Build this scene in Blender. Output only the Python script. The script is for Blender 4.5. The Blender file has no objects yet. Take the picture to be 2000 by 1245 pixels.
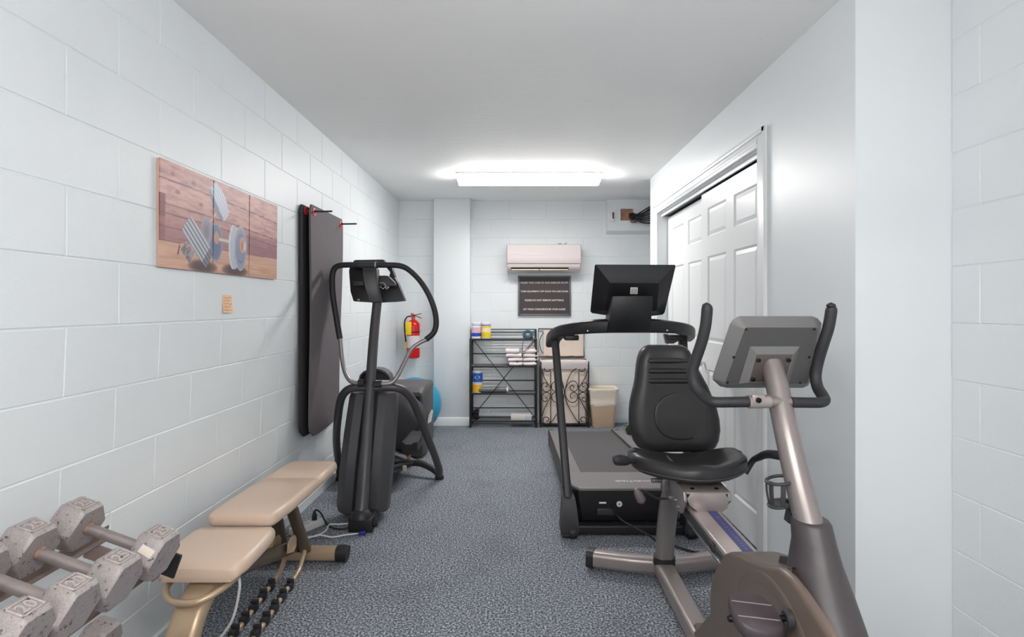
import bpy, bmesh, math, random
from mathutils import Vector, Matrix
random.seed(7)
S = bpy.context.scene
C = S.collection

# ------------------------------------------------------------------ camera
EYE = 1.288
cam_d = bpy.data.cameras.new('camera')
cam = bpy.data.objects.new('camera', cam_d)
C.objects.link(cam)
cam.location = (0, 0, EYE)
cam.rotation_euler = (math.pi / 2, 0, 0)
cam_d.sensor_width = 36.0
cam_d.sensor_fit = 'HORIZONTAL'
cam_d.lens = 1045 / 2000 * 36
cam_d.shift_x = -8 / 2000
cam_d.shift_y = -24.5 / 2000
cam_d.clip_start = 0.03
S.camera = cam

# ------------------------------------------------------------------ light, exposure
S.view_settings.view_transform = 'Standard'
S.view_settings.look = 'None'
S.view_settings.gamma = 1.0
S.view_settings.use_curve_mapping = False
S.view_settings.exposure = 0.95
world = bpy.data.worlds.new('world')
S.world = world
world.use_nodes = True
world.node_tree.nodes['Background'].inputs[0].default_value = (1.0, 0.965, 0.945, 1)
world.node_tree.nodes['Background'].inputs[1].default_value = 0.5  # even white fill light, enters by the opening added in wall_front
LAMP_FAR = 27.0        # strength of the LED fixture in view
LAMP_FILL = 15.0        # strength of two hanging fill lamps added behind the camera


# ------------------------------------------------------------------ helpers
def lin(c):
    return tuple((v / 255 / 12.92) if v / 255 <= 0.04045 else ((v / 255 + 0.055) / 1.055) ** 2.4 for v in c)


def V(*a):
    return Vector(a)


def at(px, py, Y):
    """World point at distance Y in front of the eye on the sight line of a pixel of the 2000x1245 photograph."""
    return Vector(((px - 1008) * Y / 1045, Y, EYE - (py - 598) * Y / 1045))


MATS = {}


def mat(name, rgb, rough=0.5, metal=0.0, bump=0.0, bscale=200.0, vary=0.0, vscale=8.0, emit=0.0, spec=0.5, coat=0.0,
        bscale2=0.0, bump2=0.0, dist=0.002, wpos=False):
    if name in MATS:
        return MATS[name]
    m = bpy.data.materials.new(name)
    m.use_nodes = True
    nt = m.node_tree
    b = nt.nodes['Principled BSDF']
    col = lin(rgb)
    b.inputs['Base Color'].default_value = (*col, 1)
    b.inputs['Roughness'].default_value = rough
    b.inputs['Metallic'].default_value = metal
    b.inputs['Specular IOR Level'].default_value = spec
    b.inputs['Coat Weight'].default_value = coat
    tc = nt.nodes.new('ShaderNodeNewGeometry' if wpos else 'ShaderNodeTexCoord')
    co = tc.outputs['Position' if wpos else 'Object']
    if vary:
        n = nt.nodes.new('ShaderNodeTexNoise')
        n.inputs['Scale'].default_value = vscale
        n.inputs['Detail'].default_value = 5
        nt.links.new(co, n.inputs['Vector'])
        r = nt.nodes.new('ShaderNodeMapRange')
        r.inputs['From Min'].default_value = 0.3
        r.inputs['From Max'].default_value = 0.5
        r.inputs['To Min'].default_value = 1 - vary
        r.inputs['To Max'].default_value = 1 + vary
        nt.links.new(n.outputs['Fac'], r.inputs['Value'])
        mx = nt.nodes.new('ShaderNodeVectorMath')
        mx.operation = 'SCALE'
        mx.inputs[0].default_value = col
        nt.links.new(r.outputs['Result'], mx.inputs['Scale'])
        nt.links.new(mx.outputs['Vector'], b.inputs['Base Color'])
    last = None
    for sc, st in ((bscale, bump), (bscale2, bump2)):
        if st:
            n = nt.nodes.new('ShaderNodeTexNoise')
            n.inputs['Scale'].default_value = sc
            n.inputs['Detail'].default_value = 3
            nt.links.new(co, n.inputs['Vector'])
            bp = nt.nodes.new('ShaderNodeBump')
            bp.inputs['Strength'].default_value = st
            bp.inputs['Distance'].default_value = dist
            nt.links.new(n.outputs['Fac'], bp.inputs['Height'])
            if last:
                nt.links.new(last.outputs['Normal'], bp.inputs['Normal'])
            nt.links.new(bp.outputs['Normal'], b.inputs['Normal'])
            last = bp
    if emit:
        b.inputs['Emission Color'].default_value = (1, 0.97, 0.95, 1)
        b.inputs['Emission Strength'].default_value = emit
    MATS[name] = m
    return m


def catmull(pts, seg=6, closed=False):
    pts = [Vector(p) for p in pts]
    n = len(pts)
    if n < 3:
        return pts
    out = []
    rng = range(n if closed else n - 1)
    for i in rng:
        p1, p2 = pts[i], pts[(i + 1) % n]
        p0 = pts[(i - 1) % n] if (closed or i > 0) else p1 * 2 - p2
        p3 = pts[(i + 2) % n] if (closed or i + 2 < n) else p2 * 2 - p1
        # centripetal-like: limit overshoot by plain Catmull-Rom with chord scaling
        d = max((p2 - p1).length, 1e-6)
        m1 = (p2 - p0) * 0.5
        m2 = (p3 - p1) * 0.5
        m1 = m1 * min(1, d / max(m1.length, 1e-6))
        m2 = m2 * min(1, d / max(m2.length, 1e-6))
        for k in range(seg):
            t = k / seg
            t2, t3 = t * t, t * t * t
            out.append(p1 * (2 * t3 - 3 * t2 + 1) + m1 * (t3 - 2 * t2 + t) + p2 * (-2 * t3 + 3 * t2) + m2 * (t3 - t2))
    if not closed:
        out.append(pts[-1])
    return out


class MB:
    """Collects shapes for one mesh."""

    def __init__(self):
        self.v, self.f = [], []

    def add(self, vs, fs):
        o = len(self.v)
        self.v += [Vector(p) for p in vs]
        self.f += [tuple(i + o for i in f) for f in fs]
        return self

    def loft(self, rings, cap=True, closed=False):
        n = len(rings[0])
        vs = [p for r in rings for p in r]
        fs = []
        m = len(rings)
        for i in range(m if closed else m - 1):
            a, b = i * n, ((i + 1) % m) * n
            for j in range(n):
                k = (j + 1) % n
                fs.append((a + j, a + k, b + k, b + j))
        if cap and not closed:
            fs.append(tuple(reversed(range(n))))
            fs.append(tuple(range((m - 1) * n, m * n)))
        return self.add(vs, fs)

    def box(self, c, s, bev=0.0, rot=None, seg=2):
        bm = bmesh.new()
        bmesh.ops.create_cube(bm, size=1)
        bmesh.ops.scale(bm, vec=s, verts=bm.verts)
        if bev:
            bmesh.ops.bevel(bm, geom=bm.edges[:], offset=bev, segments=seg, profile=0.5, affect='EDGES')
        M = Matrix.Translation(Vector(c)) @ (rot.to_4x4() if rot else Matrix())
        bmesh.ops.transform(bm, matrix=M, verts=bm.verts)
        return self.take(bm)

    def take(self, bm):
        bm.verts.index_update()
        self.add([v.co.copy() for v in bm.verts], [tuple(v.index for v in f.verts) for f in bm.faces])
        bm.free()
        return self

    def box2(self, lo, hi, bev=0.0, seg=2):
        lo, hi = Vector(lo), Vector(hi)
        return self.box((lo + hi) / 2, hi - lo, bev, None, seg)

    def sweep(self, pts, prof, up=None, closed=False, cap=True):
        """prof: list of (a,b) or a function of t that returns it; a along the side vector, b along the normal."""
        pts = [Vector(p) for p in pts]
        n = len(pts)
        tans = []
        for i in range(n):
            if closed:
                t = pts[(i + 1) % n] - pts[(i - 1) % n]
            else:
                t = pts[min(i + 1, n - 1)] - pts[max(i - 1, 0)]
            tans.append(t.normalized() if t.length > 1e-9 else Vector((0, 0, 1)))
        rings = []
        if up is None:
            ref = Vector((0, 0, 1)) if abs(tans[0].z) < 0.9 else Vector((1, 0, 0))
            nrm = (ref - tans[0] * ref.dot(tans[0])).normalized()
        for i in range(n):
            t = tans[i]
            if up is not None:
                side = t.cross(Vector(up)).normalized()
                nr = side.cross(t).normalized()
            else:
                nrm = (nrm - t * nrm.dot(t))
                nrm = nrm.normalized()
                nr = nrm
                side = t.cross(nr).normalized()
            pr = prof(i / max(n - 1, 1)) if callable(prof) else prof
            rings.append([pts[i] + side * a + nr * b for a, b in pr])
        return self.loft(rings, cap, closed)

    def tube(self, pts, r, n=12, seg=6, closed=False, spline=True, up=None, cap=True):
        p = catmull(pts, seg, closed) if spline else [Vector(q) for q in pts]
        rs = r if isinstance(r, (list, tuple)) else None

        def prof(t):
            rr = r
            if rs:
                x = t * (len(rs) - 1)
                i = min(int(x), len(rs) - 2)
                rr = rs[i] + (rs[i + 1] - rs[i]) * (x - i)
            return [(rr * math.cos(2 * math.pi * k / n), rr * math.sin(2 * math.pi * k / n)) for k in range(n)]
        return self.sweep(p, prof, up, closed, cap)

    def bar(self, pts, w, h, rnd=0.3, n=16, seg=6, spline=True, up=(0, 0, 1), cap=True):
        """Rounded rectangular section swept along a path."""
        p = catmull(pts, seg) if spline else [Vector(q) for q in pts]
        return self.sweep(p, rrect(w, h, min(w, h) * rnd, max(2, n // 4)), up, False, cap)

    def lathe(self, prof, c=(0, 0, 0), axis='z', n=24, cap=True):
        c = Vector(c)
        rings = []
        for r, z in prof:
            ring = []
            for k in range(n):
                a = 2 * math.pi * k / n
                x, y = r * math.cos(a), r * math.sin(a)
                if axis == 'z':
                    q = Vector((x, y, z))
                elif axis == 'y':
                    q = Vector((y, z, x))
                elif axis == 'x':
                    q = Vector((z, x, y))
                else:
                    ax = Vector(axis).normalized()
                    s = ax.orthogonal().normalized()
                    q = s * x + ax.cross(s) * y + ax * z
                ring.append(c + q)
            rings.append(ring)
        return self.loft(rings, cap)

    def prism(self, front, off, bev=0.0, seg=2):
        front = [Vector(p) for p in front]
        off = Vector(off)
        n = len(front)
        bm = bmesh.new()
        a = [bm.verts.new(p) for p in front]
        b = [bm.verts.new(p + off) for p in front]
        bm.faces.new(a)
        bm.faces.new(list(reversed(b)))
        for i in range(n):
            j = (i + 1) % n
            bm.faces.new((a[j], a[i], b[i], b[j]))
        bmesh.ops.recalc_face_normals(bm, faces=bm.faces)
        if bev:
            bmesh.ops.bevel(bm, geom=bm.edges[:], offset=bev, segments=seg, profile=0.5, affect='EDGES')
        return self.take(bm)

    def ball(self, c, r, n=20, m=12):
        r = Vector(r) if isinstance(r, (tuple, list, Vector)) else Vector((r, r, r))
        c = Vector(c)
        rings = []
        for i in range(1, m):
            p = math.pi * i / m
            rings.append([c + Vector((r.x * math.sin(p) * math.cos(2 * math.pi * k / n), r.y * math.sin(p) * math.sin(2 * math.pi * k / n),
                                      -r.z * math.cos(p))) for k in range(n)])
        self.loft(rings, False)
        o = len(self.v)
        self.v += [c - Vector((0, 0, r.z)), c + Vector((0, 0, r.z))]
        base = o - n * (m - 1)
        for k in range(n):
            self.f.append((o, base + (k + 1) % n, base + k))
            self.f.append((o + 1, o - n + k, o - n + (k + 1) % n))
        return self

    def xf(self, M):
        self.v = [M @ p for p in self.v]
        return self

    def join(self, other):
        return self.add(other.v, other.f)


def rrect(w, h, r, k=4):
    """Rounded rectangle outline, k points per corner."""
    r = min(r, w / 2 - 1e-5, h / 2 - 1e-5)
    out = []
    for cx, cy, a0 in ((w / 2 - r, h / 2 - r, 0), (-w / 2 + r, h / 2 - r, 90), (-w / 2 + r, -h / 2 + r, 180), (w / 2 - r, -h / 2 + r, 270)):
        for i in range(k):
            a = math.radians(a0 + 90 * i / (k - 1))
            out.append((cx + r * math.cos(a), cy + r * math.sin(a)))
    return out


ORG = {}


def mesh_of(name, mb, m, angle=38):
    me = bpy.data.meshes.new(name)
    me.from_pydata([tuple(p) for p in mb.v], [], mb.f)
    bm = bmesh.new()
    bm.from_mesh(me)
    bmesh.ops.recalc_face_normals(bm, faces=bm.faces)
    for f in bm.faces:
        f.smooth = True
    bm.to_mesh(me)
    bm.free()
    me.set_sharp_from_angle(angle=math.radians(angle))
    if m:
        me.materials.append(m)
    return me


def thing(name, label, cat, loc, group=None):
    o = bpy.data.objects.new(name, None)
    o.empty_display_size = 0.1
    C.objects.link(o)
    o.location = loc
    o['label'] = label
    o['category'] = cat
    if group:
        o['group'] = group
    ORG[o] = Vector(loc)
    return o


def part(name, mb, m, parent, label=None, angle=38, kind=None):
    """A mesh built in world coordinates, hung under its thing (or under a part of it)."""
    org = ORG[parent]
    mb.v = [p - org for p in mb.v]
    o = bpy.data.objects.new(name, mesh_of(name, mb, m, angle))
    C.objects.link(o)
    o.parent = parent
    ORG[o] = org
    if label:
        o['label'] = label
    if kind:
        o['kind'] = kind
    return o


def solo(name, mb, m, label, cat, group=None, angle=38):
    """A thing that is one mesh; its origin goes to the middle of its base."""
    xs = [p.x for p in mb.v]; ys = [p.y for p in mb.v]; zs = [p.z for p in mb.v]
    org = Vector(((min(xs) + max(xs)) / 2, (min(ys) + max(ys)) / 2, min(zs)))
    mb.v = [p - org for p in mb.v]
    o = bpy.data.objects.new(name, mesh_of(name, mb, m, angle))
    C.objects.link(o)
    o.location = org
    o['label'] = label
    o['category'] = cat
    if group:
        o['group'] = group
    ORG[o] = org
    return o


def struct(name, mb, m, angle=38, label=None):
    o = bpy.data.objects.new(name, mesh_of(name, mb, m, angle))
    C.objects.link(o)
    o['kind'] = 'structure'
    ORG[o] = Vector((0, 0, 0))
    if label:
        o['label'] = label
    return o


def dup(root, loc=None, label=None, rot=None):
    r = root.copy()
    C.objects.link(r)
    if loc is not None:
        r.location = loc
    if rot is not None:
        r.rotation_euler = rot
    if label:
        r['label'] = label
    for ch in list(root.children):
        c = ch.copy()
        C.objects.link(c)
        c.parent = r
        for g in list(ch.children):
            d = g.copy()
            C.objects.link(d)
            d.parent = c
    return r


def text_mb(body, size, M, extrude=0.0004, align='CENTER', width=None, height=None, bold=0.0):
    cu = bpy.data.curves.new('lettering', 'FONT')
    cu.body = body
    cu.size = size
    cu.align_x = align
    cu.align_y = 'CENTER'
    cu.extrude = extrude
    cu.offset = bold
    cu.resolution_u = 3
    ob = bpy.data.objects.new('lettering', cu)
    C.objects.link(ob)
    bpy.context.view_layer.update()
    me = bpy.data.meshes.new_from_object(ob.evaluated_get(bpy.context.evaluated_depsgraph_get()))
    mb = MB()
    vs = [v.co.copy() for v in me.vertices]
    if width:
        w = max(v.x for v in vs) - min(v.x for v in vs)
        h = max(v.y for v in vs) - min(v.y for v in vs)
        k = width / w
        kh = (height / h) if height else k
        mx = (max(v.x for v in vs) + min(v.x for v in vs)) / 2
        my = (max(v.y for v in vs) + min(v.y for v in vs)) / 2
        vs = [Vector(((v.x - mx) * k, (v.y - my) * kh, v.z)) for v in vs]
    mb.add([M @ v for v in vs], [tuple(p.vertices) for p in me.polygons])
    bpy.data.objects.remove(ob)
    bpy.data.curves.remove(cu)
    bpy.data.meshes.remove(me)
    return mb


def frame(o, x, y):
    """Matrix whose x axis is x, y axis is y, origin o."""
    x = Vector(x).normalized()
    y = Vector(y)
    y = (y - x * y.dot(x)).normalized()
    z = x.cross(y)
    M = Matrix((x, y, z)).transposed().to_4x4()
    M.translation = Vector(o)
    return M


# ------------------------------------------------------------------ materials
M_WALL = mat('painted_block', (234, 239, 241), 0.42, bump=0.5, bscale=230, bscale2=60, bump2=0.25, vary=0.012, vscale=2.5, dist=0.0015, wpos=True)
M_SMOOTH = mat('painted_drywall', (234, 239, 241), 0.4, bump=0.12, bscale=220, dist=0.001)
M_TRIMW = mat('white_trim_paint', (238, 241, 242), 0.35)
M_DOOR = mat('white_door_paint', (238, 240, 241), 0.35, bump=0.1, bscale=90, dist=0.0006)
M_BLACK = mat('black_plastic', (35, 35, 38), 0.45, bump=0.1, bscale=500, dist=0.0004)
M_BLACKM = mat('black_powder_coat', (34, 34, 37), 0.4)
M_RUBBER = mat('black_foam_grip', (38, 38, 41), 0.55, bump=0.12, bscale=600, dist=0.0004)
M_DARK = mat('charcoal_plastic', (52, 52, 55), 0.5, bump=0.1, bscale=500, dist=0.0004)
M_GREYM = mat('grey_metallic_paint', (128, 124, 124), 0.32, 0.55)
M_STEEL = mat('bare_steel', (190, 190, 190), 0.25, 1.0)
M_WHITE = mat('white_plastic', (232, 230, 230), 0.35)
M_HOLE = mat('dark_void', (8, 8, 9), 0.8)
M_SCREW = mat('black_screw', (14, 14, 15), 0.35, 0.6)

# ------------------------------------------------------------------ the room
H = 2.446
XL, XC, XR = -1.298, 1.224, 1.5735
YB, YK, YF = 5.90, 4.88, 1.93
YBACK = -2.4
COURSE, BLK = 0.2032, 0.4064


def lean(z):
    """The left wall bulges out slightly below eye level."""
    return XL - max(0.0, 1.2268 - z) * 0.042


# carpet
cm = bpy.data.materials.new('blue_grey_loop_carpet')
cm.use_nodes = True
nt = cm.node_tree
bs = nt.nodes['Principled BSDF']
bs.inputs['Roughness'].default_value = 0.95
bs.inputs['Specular IOR Level'].default_value = 0.15
tc = nt.nodes.new('ShaderNodeTexCoord')
n1 = nt.nodes.new('ShaderNodeTexNoise'); n1.inputs['Scale'].default_value = 115; n1.inputs['Detail'].default_value = 3
n1.inputs['Roughness'].default_value = 0.6
n2 = nt.nodes.new('ShaderNodeTexNoise'); n2.inputs['Scale'].default_value = 3; n2.inputs['Detail'].default_value = 4
nt.links.new(tc.outputs['Object'], n1.inputs['Vector'])
nt.links.new(tc.outputs['Object'], n2.inputs['Vector'])
cr = nt.nodes.new('ShaderNodeValToRGB')
cr.color_ramp.elements[0].position = 0.36; cr.color_ramp.elements[0].color = (*lin((62, 68, 78)), 1)
cr.color_ramp.elements[1].position = 0.66; cr.color_ramp.elements[1].color = (*lin((196, 200, 204)), 1)
e = cr.color_ramp.elements.new(0.5); e.color = (*lin((116, 121, 129)), 1)
nt.links.new(n1.outputs['Fac'], cr.inputs['Fac'])
mr = nt.nodes.new('ShaderNodeMapRange')
mr.inputs['From Min'].default_value = 0.3; mr.inputs['From Max'].default_value = 0.5
mr.inputs['To Min'].default_value = 0.92; mr.inputs['To Max'].default_value = 1.08
nt.links.new(n2.outputs['Fac'], mr.inputs['Value'])
vm = nt.nodes.new('ShaderNodeVectorMath'); vm.operation = 'SCALE'
nt.links.new(cr.outputs['Color'], vm.inputs[0]); nt.links.new(mr.outputs['Result'], vm.inputs['Scale'])
nt.links.new(vm.outputs['Vector'], bs.inputs['Base Color'])
bp = nt.nodes.new('ShaderNodeBump'); bp.inputs['Strength'].default_value = 0.7; bp.inputs['Distance'].default_value = 0.004
nt.links.new(n1.outputs['Fac'], bp.inputs['Height']); nt.links.new(bp.outputs['Normal'], bs.inputs['Normal'])
struct('floor', MB().box2((-1.6, YBACK - 0.1, -0.08), (2.1, YB + 0.1, 0)), cm)

# ceiling: rolled paint over concrete with brush drags and small pits
ce = mat('grey_white_ceiling', (250, 250, 249), 0.7, bump=0.3, bscale=120, vary=0.025, vscale=1.6, dist=0.002)
nt = ce.node_tree
bs = nt.nodes['Principled BSDF']
tc = [n for n in nt.nodes if n.type == 'TEX_COORD'][0]
mp = nt.nodes.new('ShaderNodeMapping'); mp.inputs['Scale'].default_value = (5, 40, 1)
nt.links.new(tc.outputs['Object'], mp.inputs['Vector'])
n3 = nt.nodes.new('ShaderNodeTexNoise'); n3.inputs['Scale'].default_value = 1.0; n3.inputs['Detail'].default_value = 6
nt.links.new(mp.outputs['Vector'], n3.inputs['Vector'])
vo = nt.nodes.new('ShaderNodeTexVoronoi'); vo.inputs['Scale'].default_value = 4.5; vo.inputs['Randomness'].default_value = 1
nt.links.new(tc.outputs['Object'], vo.inputs['Vector'])
pit = nt.nodes.new('ShaderNodeMapRange'); pit.inputs['From Min'].default_value = 0.0; pit.inputs['From Max'].default_value = 0.022
pit.inputs['To Min'].default_value = 0.6; pit.inputs['To Max'].default_value = 1.0
nt.links.new(vo.outputs['Distance'], pit.inputs['Value'])
sm = nt.nodes.new('ShaderNodeVectorMath'); sm.operation = 'SCALE'
src = bs.inputs['Base Color'].links[0].from_socket
nt.links.new(src, sm.inputs[0]); nt.links.new(pit.outputs['Result'], sm.inputs['Scale'])
nt.links.new(sm.outputs['Vector'], bs.inputs['Base Color'])
b2 = nt.nodes.new('ShaderNodeBump'); b2.inputs['Strength'].default_value = 0.35; b2.inputs['Distance'].default_value = 0.004
nt.links.new(n3.outputs['Fac'], b2.inputs['Height'])
nt.links.new(bs.inputs['Normal'].links[0].from_socket, b2.inputs['Normal'])
nt.links.new(b2.outputs['Normal'], bs.inputs['Normal'])
struct('ceiling', MB().box2((-1.6, YBACK - 0.1, H), (2.1, YB + 0.1, H + 0.1)), ce)


# block walls: a mortar backing with every block a part of its own
GAP, PROUD = 0.003, 0.0026
BLOCKS = {}


def block_mesh(L, h):
    key = (round(L, 3), round(h, 3))
    if key not in BLOCKS:
        BLOCKS[key] = mesh_of('block', MB().box((0, 0, 0), (0.03, L - GAP, h - GAP), 0.0024, None, 1), M_WALL, 25)
    return BLOCKS[key]


def lay(wall, spans, y0, y1, offs, put):
    """Courses of a running bond. spans: list of (zlo, zhi, parity)."""
    for zlo, zhi, par in spans:
        o = offs[par]
        k = math.ceil((y0 - o) / BLK - 1e-6)
        cuts = [y0] + [o + BLK * i for i in range(k, k + 40) if y0 + 0.02 < o + BLK * i < y1 - 0.02] + [y1]
        for a, b in zip(cuts[:-1], cuts[1:]):
            ob = bpy.data.objects.new('block', block_mesh(b - a, zhi - zlo))
            C.objects.link(ob)
            ob.parent = wall
            put(ob, (a + b) / 2, (zlo + zhi) / 2)


rows = []
for i in range(12):
    zt = H - COURSE * i
    zb = H - COURSE * (i + 1)
    rows.append((max(zb, 0.0), zt, i % 2))

prof = [(lean(0) , 0), (XL, 1.2268), (XL, H), (XL - 0.2, H), (lean(0) - 0.2, 0)]
wl = struct('wall_left', MB().prism([V(x, YBACK, z) for x, z in prof], (0, YB - YBACK, 0)), M_WALL)


def put_left(ob, y, z):
    ob.location = (lean(z) - 0.015 + PROUD + random.uniform(-0.0006, 0.0006), y, z)
    if z < 1.2268:
        ob.rotation_euler = (0, math.atan(0.042), 0)


lay(wl, rows, -0.6, YB, {0: 0.3208, 1: 0.1176}, put_left)

wb = struct('wall_back', MB().box2((-1.6, YB, 0), (2.1, YB + 0.2, H)), M_WALL)


def put_back(ob, x, z):
    ob.location = (x, YB + 0.015 - PROUD + random.uniform(-0.0006, 0.0006), z)
    ob.rotation_euler = (0, 0, math.pi / 2)


# joints read off the photograph: x = 1028, 1212 px in alternating courses
lay(wb, rows, -1.36, 1.95, {0: 0.74, 1: 0.94}, put_back)

wr = struct('wall_right', MB().box2((XR, YBACK, 0), (XR + 0.2, YF, H)), M_WALL)


def put_right(ob, y, z):
    ob.location = (XR + 0.015 - PROUD + random.uniform(-0.0006, 0.0006), y, z)


lay(wr, rows, 0.6, YF, {0: 1.61, 1: 1.81}, put_right)

# closet partition: end face towards the camera, long face with the door opening, far end
DY0, DY1, DZ = 2.687, 4.60, 2.083
w = MB()
w.box2((XC, YF, 0), (XC + 0.12, DY0, H))
w.box2((XC, DY1, 0), (XC + 0.12, YK, H))
w.box2((XC, DY0, DZ), (XC + 0.12, DY1, H))
w.box2((XC + 0.12, YF, 0), (XR + 0.2, YF + 0.12, H))
w.box2((XC + 0.12, YK - 0.12, 0), (2.1, YK, H))
struct('wall_closet', w, M_SMOOTH)
struct('wall_outer', MB().box2((1.95, YF, 0), (2.1, YB, H)), M_SMOOTH)
# unseen end behind the camera, with an opening added to let in fill light
w = MB()
w.box2((-1.6, YBACK - 0.15, 0), (-1.2, YBACK, H))
w.box2((1.45, YBACK - 0.15, 0), (2.1, YBACK, H))
w.box2((-1.2, YBACK - 0.15, 2.3), (1.45, YBACK, H))
struct('wall_front', w, M_SMOOTH)
struct('wall_pilaster', MB().box2((-0.887, 5.762, 0), (-0.496, YB, H), 0.004), M_SMOOTH)
struct('baseboard_pilaster', MB().prism([V(-0.887, 5.762, 0), V(-0.887, 5.748, 0), V(-0.887, 5.748, 0.075), V(-0.887, 5.755, 0.087), V(-0.887, 5.762, 0.09)], (0.391, 0, 0)), M_TRIMW)
struct('baseboard_back', MB().box2((-0.496, YB - 0.014, 0), (1.95, YB, 0.09), 0.003), M_SMOOTH)
struct('baseboard_recess', MB().box2((-1.34, YB - 0.014, 0), (-0.887, YB, 0.09), 0.003), M_SMOOTH)
bl = MB()
bl.prism([V(lean(0) , -0.6, 0), V(lean(0) + 0.013, -0.6, 0), V(lean(0.06) + 0.013, -0.6, 0.058), V(lean(0.07), -0.6, 0.066)], (0, YB + 0.6, 0))
struct('baseboard_left', bl, M_SMOOTH)

# boxed-out chase at the top right of the back wall, with a square hole cut into its face
YS = 5.815
sx0, sx1, sz0, sz1 = 0.992, 1.95, 2.107, H
hx0, hx1 = at(1212, 0, YS).x, at(1237, 0, YS).x
hz0, hz1 = at(0, 431, YS).z, at(0, 408, YS).z
w = MB()
w.box2((sx0, YS, sz0), (hx0, YB, sz1))
w.box2((hx1, YS, sz0), (sx1, YB, sz1))
w.box2((hx0, YS, sz0), (hx1, YB, hz0))
w.box2((hx0, YS, hz1), (hx1, YB, sz1))
w.prism([V(sx0 - 0.0, YS, sz0), V(sx0, YB - 0.004, sz0 - 0.0), V(sx0, YB - 0.004, sz0 - 0.03)], (sx1 - sx0, 0, 0))
struct('trim_2', w, M_SMOOTH)
wood = mat('raw_wood', (196, 150, 118), 0.7, vary=0.15, vscale=20)
w = MB()
w.box2((hx0, YB - 0.012, hz0), (hx1, YB - 0.006, hz1))
struct('trim_3', w, wood)

# door casing, jamb and header track
w = MB()
cw = 0.085
for a, b in ((DY0 - cw, DY0), (DY1, DY1 + cw)):
    w.box2((XC - 0.016, a, 0), (XC, b, DZ + cw), 0.003)
    w.box2((XC - 0.021, a + (0.0 if a < DY0 - 0.01 else 0.06), 0), (XC - 0.016, a + (0.025 if a < DY0 - 0.01 else cw), DZ + cw), 0.002)
w.box2((XC - 0.016, DY0, DZ), (XC, DY1, DZ + cw), 0.003)
w.box2((XC - 0.021, DY0 - cw, DZ + 0.06), (XC - 0.016, DY1 + cw, DZ + cw), 0.002)
w.box2((XC - 0.019, DY0, DZ + 0.02), (XC - 0.016, DY1, DZ + 0.04), 0.001)
struct('trim_1', w, M_TRIMW)
w = MB()
w.box2((XC + 0.022, DY0, 2.054), (XC + 0.034, DY1, DZ + 0.002))
w.box2((XC, DY0, DZ - 0.004), (XC + 0.06, DY1, DZ + 0.002))
struct('trim_4', w, M_TRIMW)
struct('trim_5', MB().box2((XC + 0.04, DY0, 2.058), (XC + 0.11, DY1, DZ - 0.006)), M_BLACKM, label='dark sliding door track')


def door(name, x, y0, y1, knob_y):
    """Six-panel moulded closet door."""
    T = 0.035
    z0, z1 = 0.012, 2.045
    W = y1 - y0
    st, mul = 0.115 * W / 0.95, 0.11 * W / 0.95
    pw = (W - 2 * st - mul) / 2
    cols = [(y0 + st, y0 + st + pw), (y0 + st + pw + mul, y1 - st)]
    zr = [(0.186, 0.87), (1.05, 1.616), (1.745, 1.936)]
    g = MB()
    g.box2((x + 0.009, y0, z0), (x + T, y1, z1))
    ys = [y0, cols[0][0], cols[0][1], cols[1][0], cols[1][1], y1]
    # stiles and rails stand proud of the sunk field
    for a, b in ((ys[0], ys[1]), (ys[2], ys[3]), (ys[4], ys[5])):
        g.box2((x, a, z0), (x + 0.012, b, z1))
    zs = [z0, zr[0][0], zr[0][1], zr[1][0], zr[1][1], zr[2][0], zr[2][1], z1]
    for i in (0, 2, 4, 6):
        for a, b in cols:
            g.box2((x, a, zs[i]), (x + 0.012, b, zs[i + 1]))
    d = struct(name, g, M_DOOR)
    for a, b in cols:
        for c, e in zr:
            rings = []
            for xx, ins in ((x + 0.0095, 0.004), (x + 0.009, 0.012), (x + 0.0025, 0.034), (x + 0.0025, 0.036)):
                rings.append([V(xx, a + ins, c + ins), V(xx, b - ins, c + ins), V(xx, b - ins, e - ins), V(xx, a + ins, e - ins)])
            # outer moulding slope from rail face into the groove
            p = MB()
            p.loft(rings)
            part('panel', p, M_DOOR, d, angle=10)
            m = MB()
            out = [V(x, a - 0.001, c - 0.001), V(x, b + 0.001, c - 0.001), V(x, b + 0.001, e + 0.001), V(x, a - 0.001, e + 0.001)]
            inn = [V(x + 0.0092, a + 0.011, c + 0.011), V(x + 0.0092, b - 0.011, c + 0.011), V(x + 0.0092, b - 0.011, e - 0.011), V(x + 0.0092, a + 0.011, e - 0.011)]
            m.loft([out, inn], False)
            part('moulding', m, M_DOOR, d, angle=10)
    if knob_y:
        k = MB()
        k.lathe([(0.008, 0), (0.008, -0.014), (0.016, -0.018), (0.019, -0.026), (0.015, -0.033), (0.004, -0.036)], (x, knob_y, 0.907), 'x', 20)
        part('door_knob', k, M_WHITE, d, 'round white door knob')
    return d


door('door_1', 1.268, DY0 + 0.004, 3.66, 3.6)
door('door_2', 1.304, 3.63, DY1 - 0.004, 4.5)

# ------------------------------------------------------------------ ceiling fixture, and fill lamps added out of view
M_LEDF = mat('led_diffuser_far', (250, 250, 252), 0.4, emit=LAMP_FAR)
M_LEDFILL = mat('fill_lamp_diffuser', (250, 250, 252), 0.4, emit=LAMP_FILL)


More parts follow.
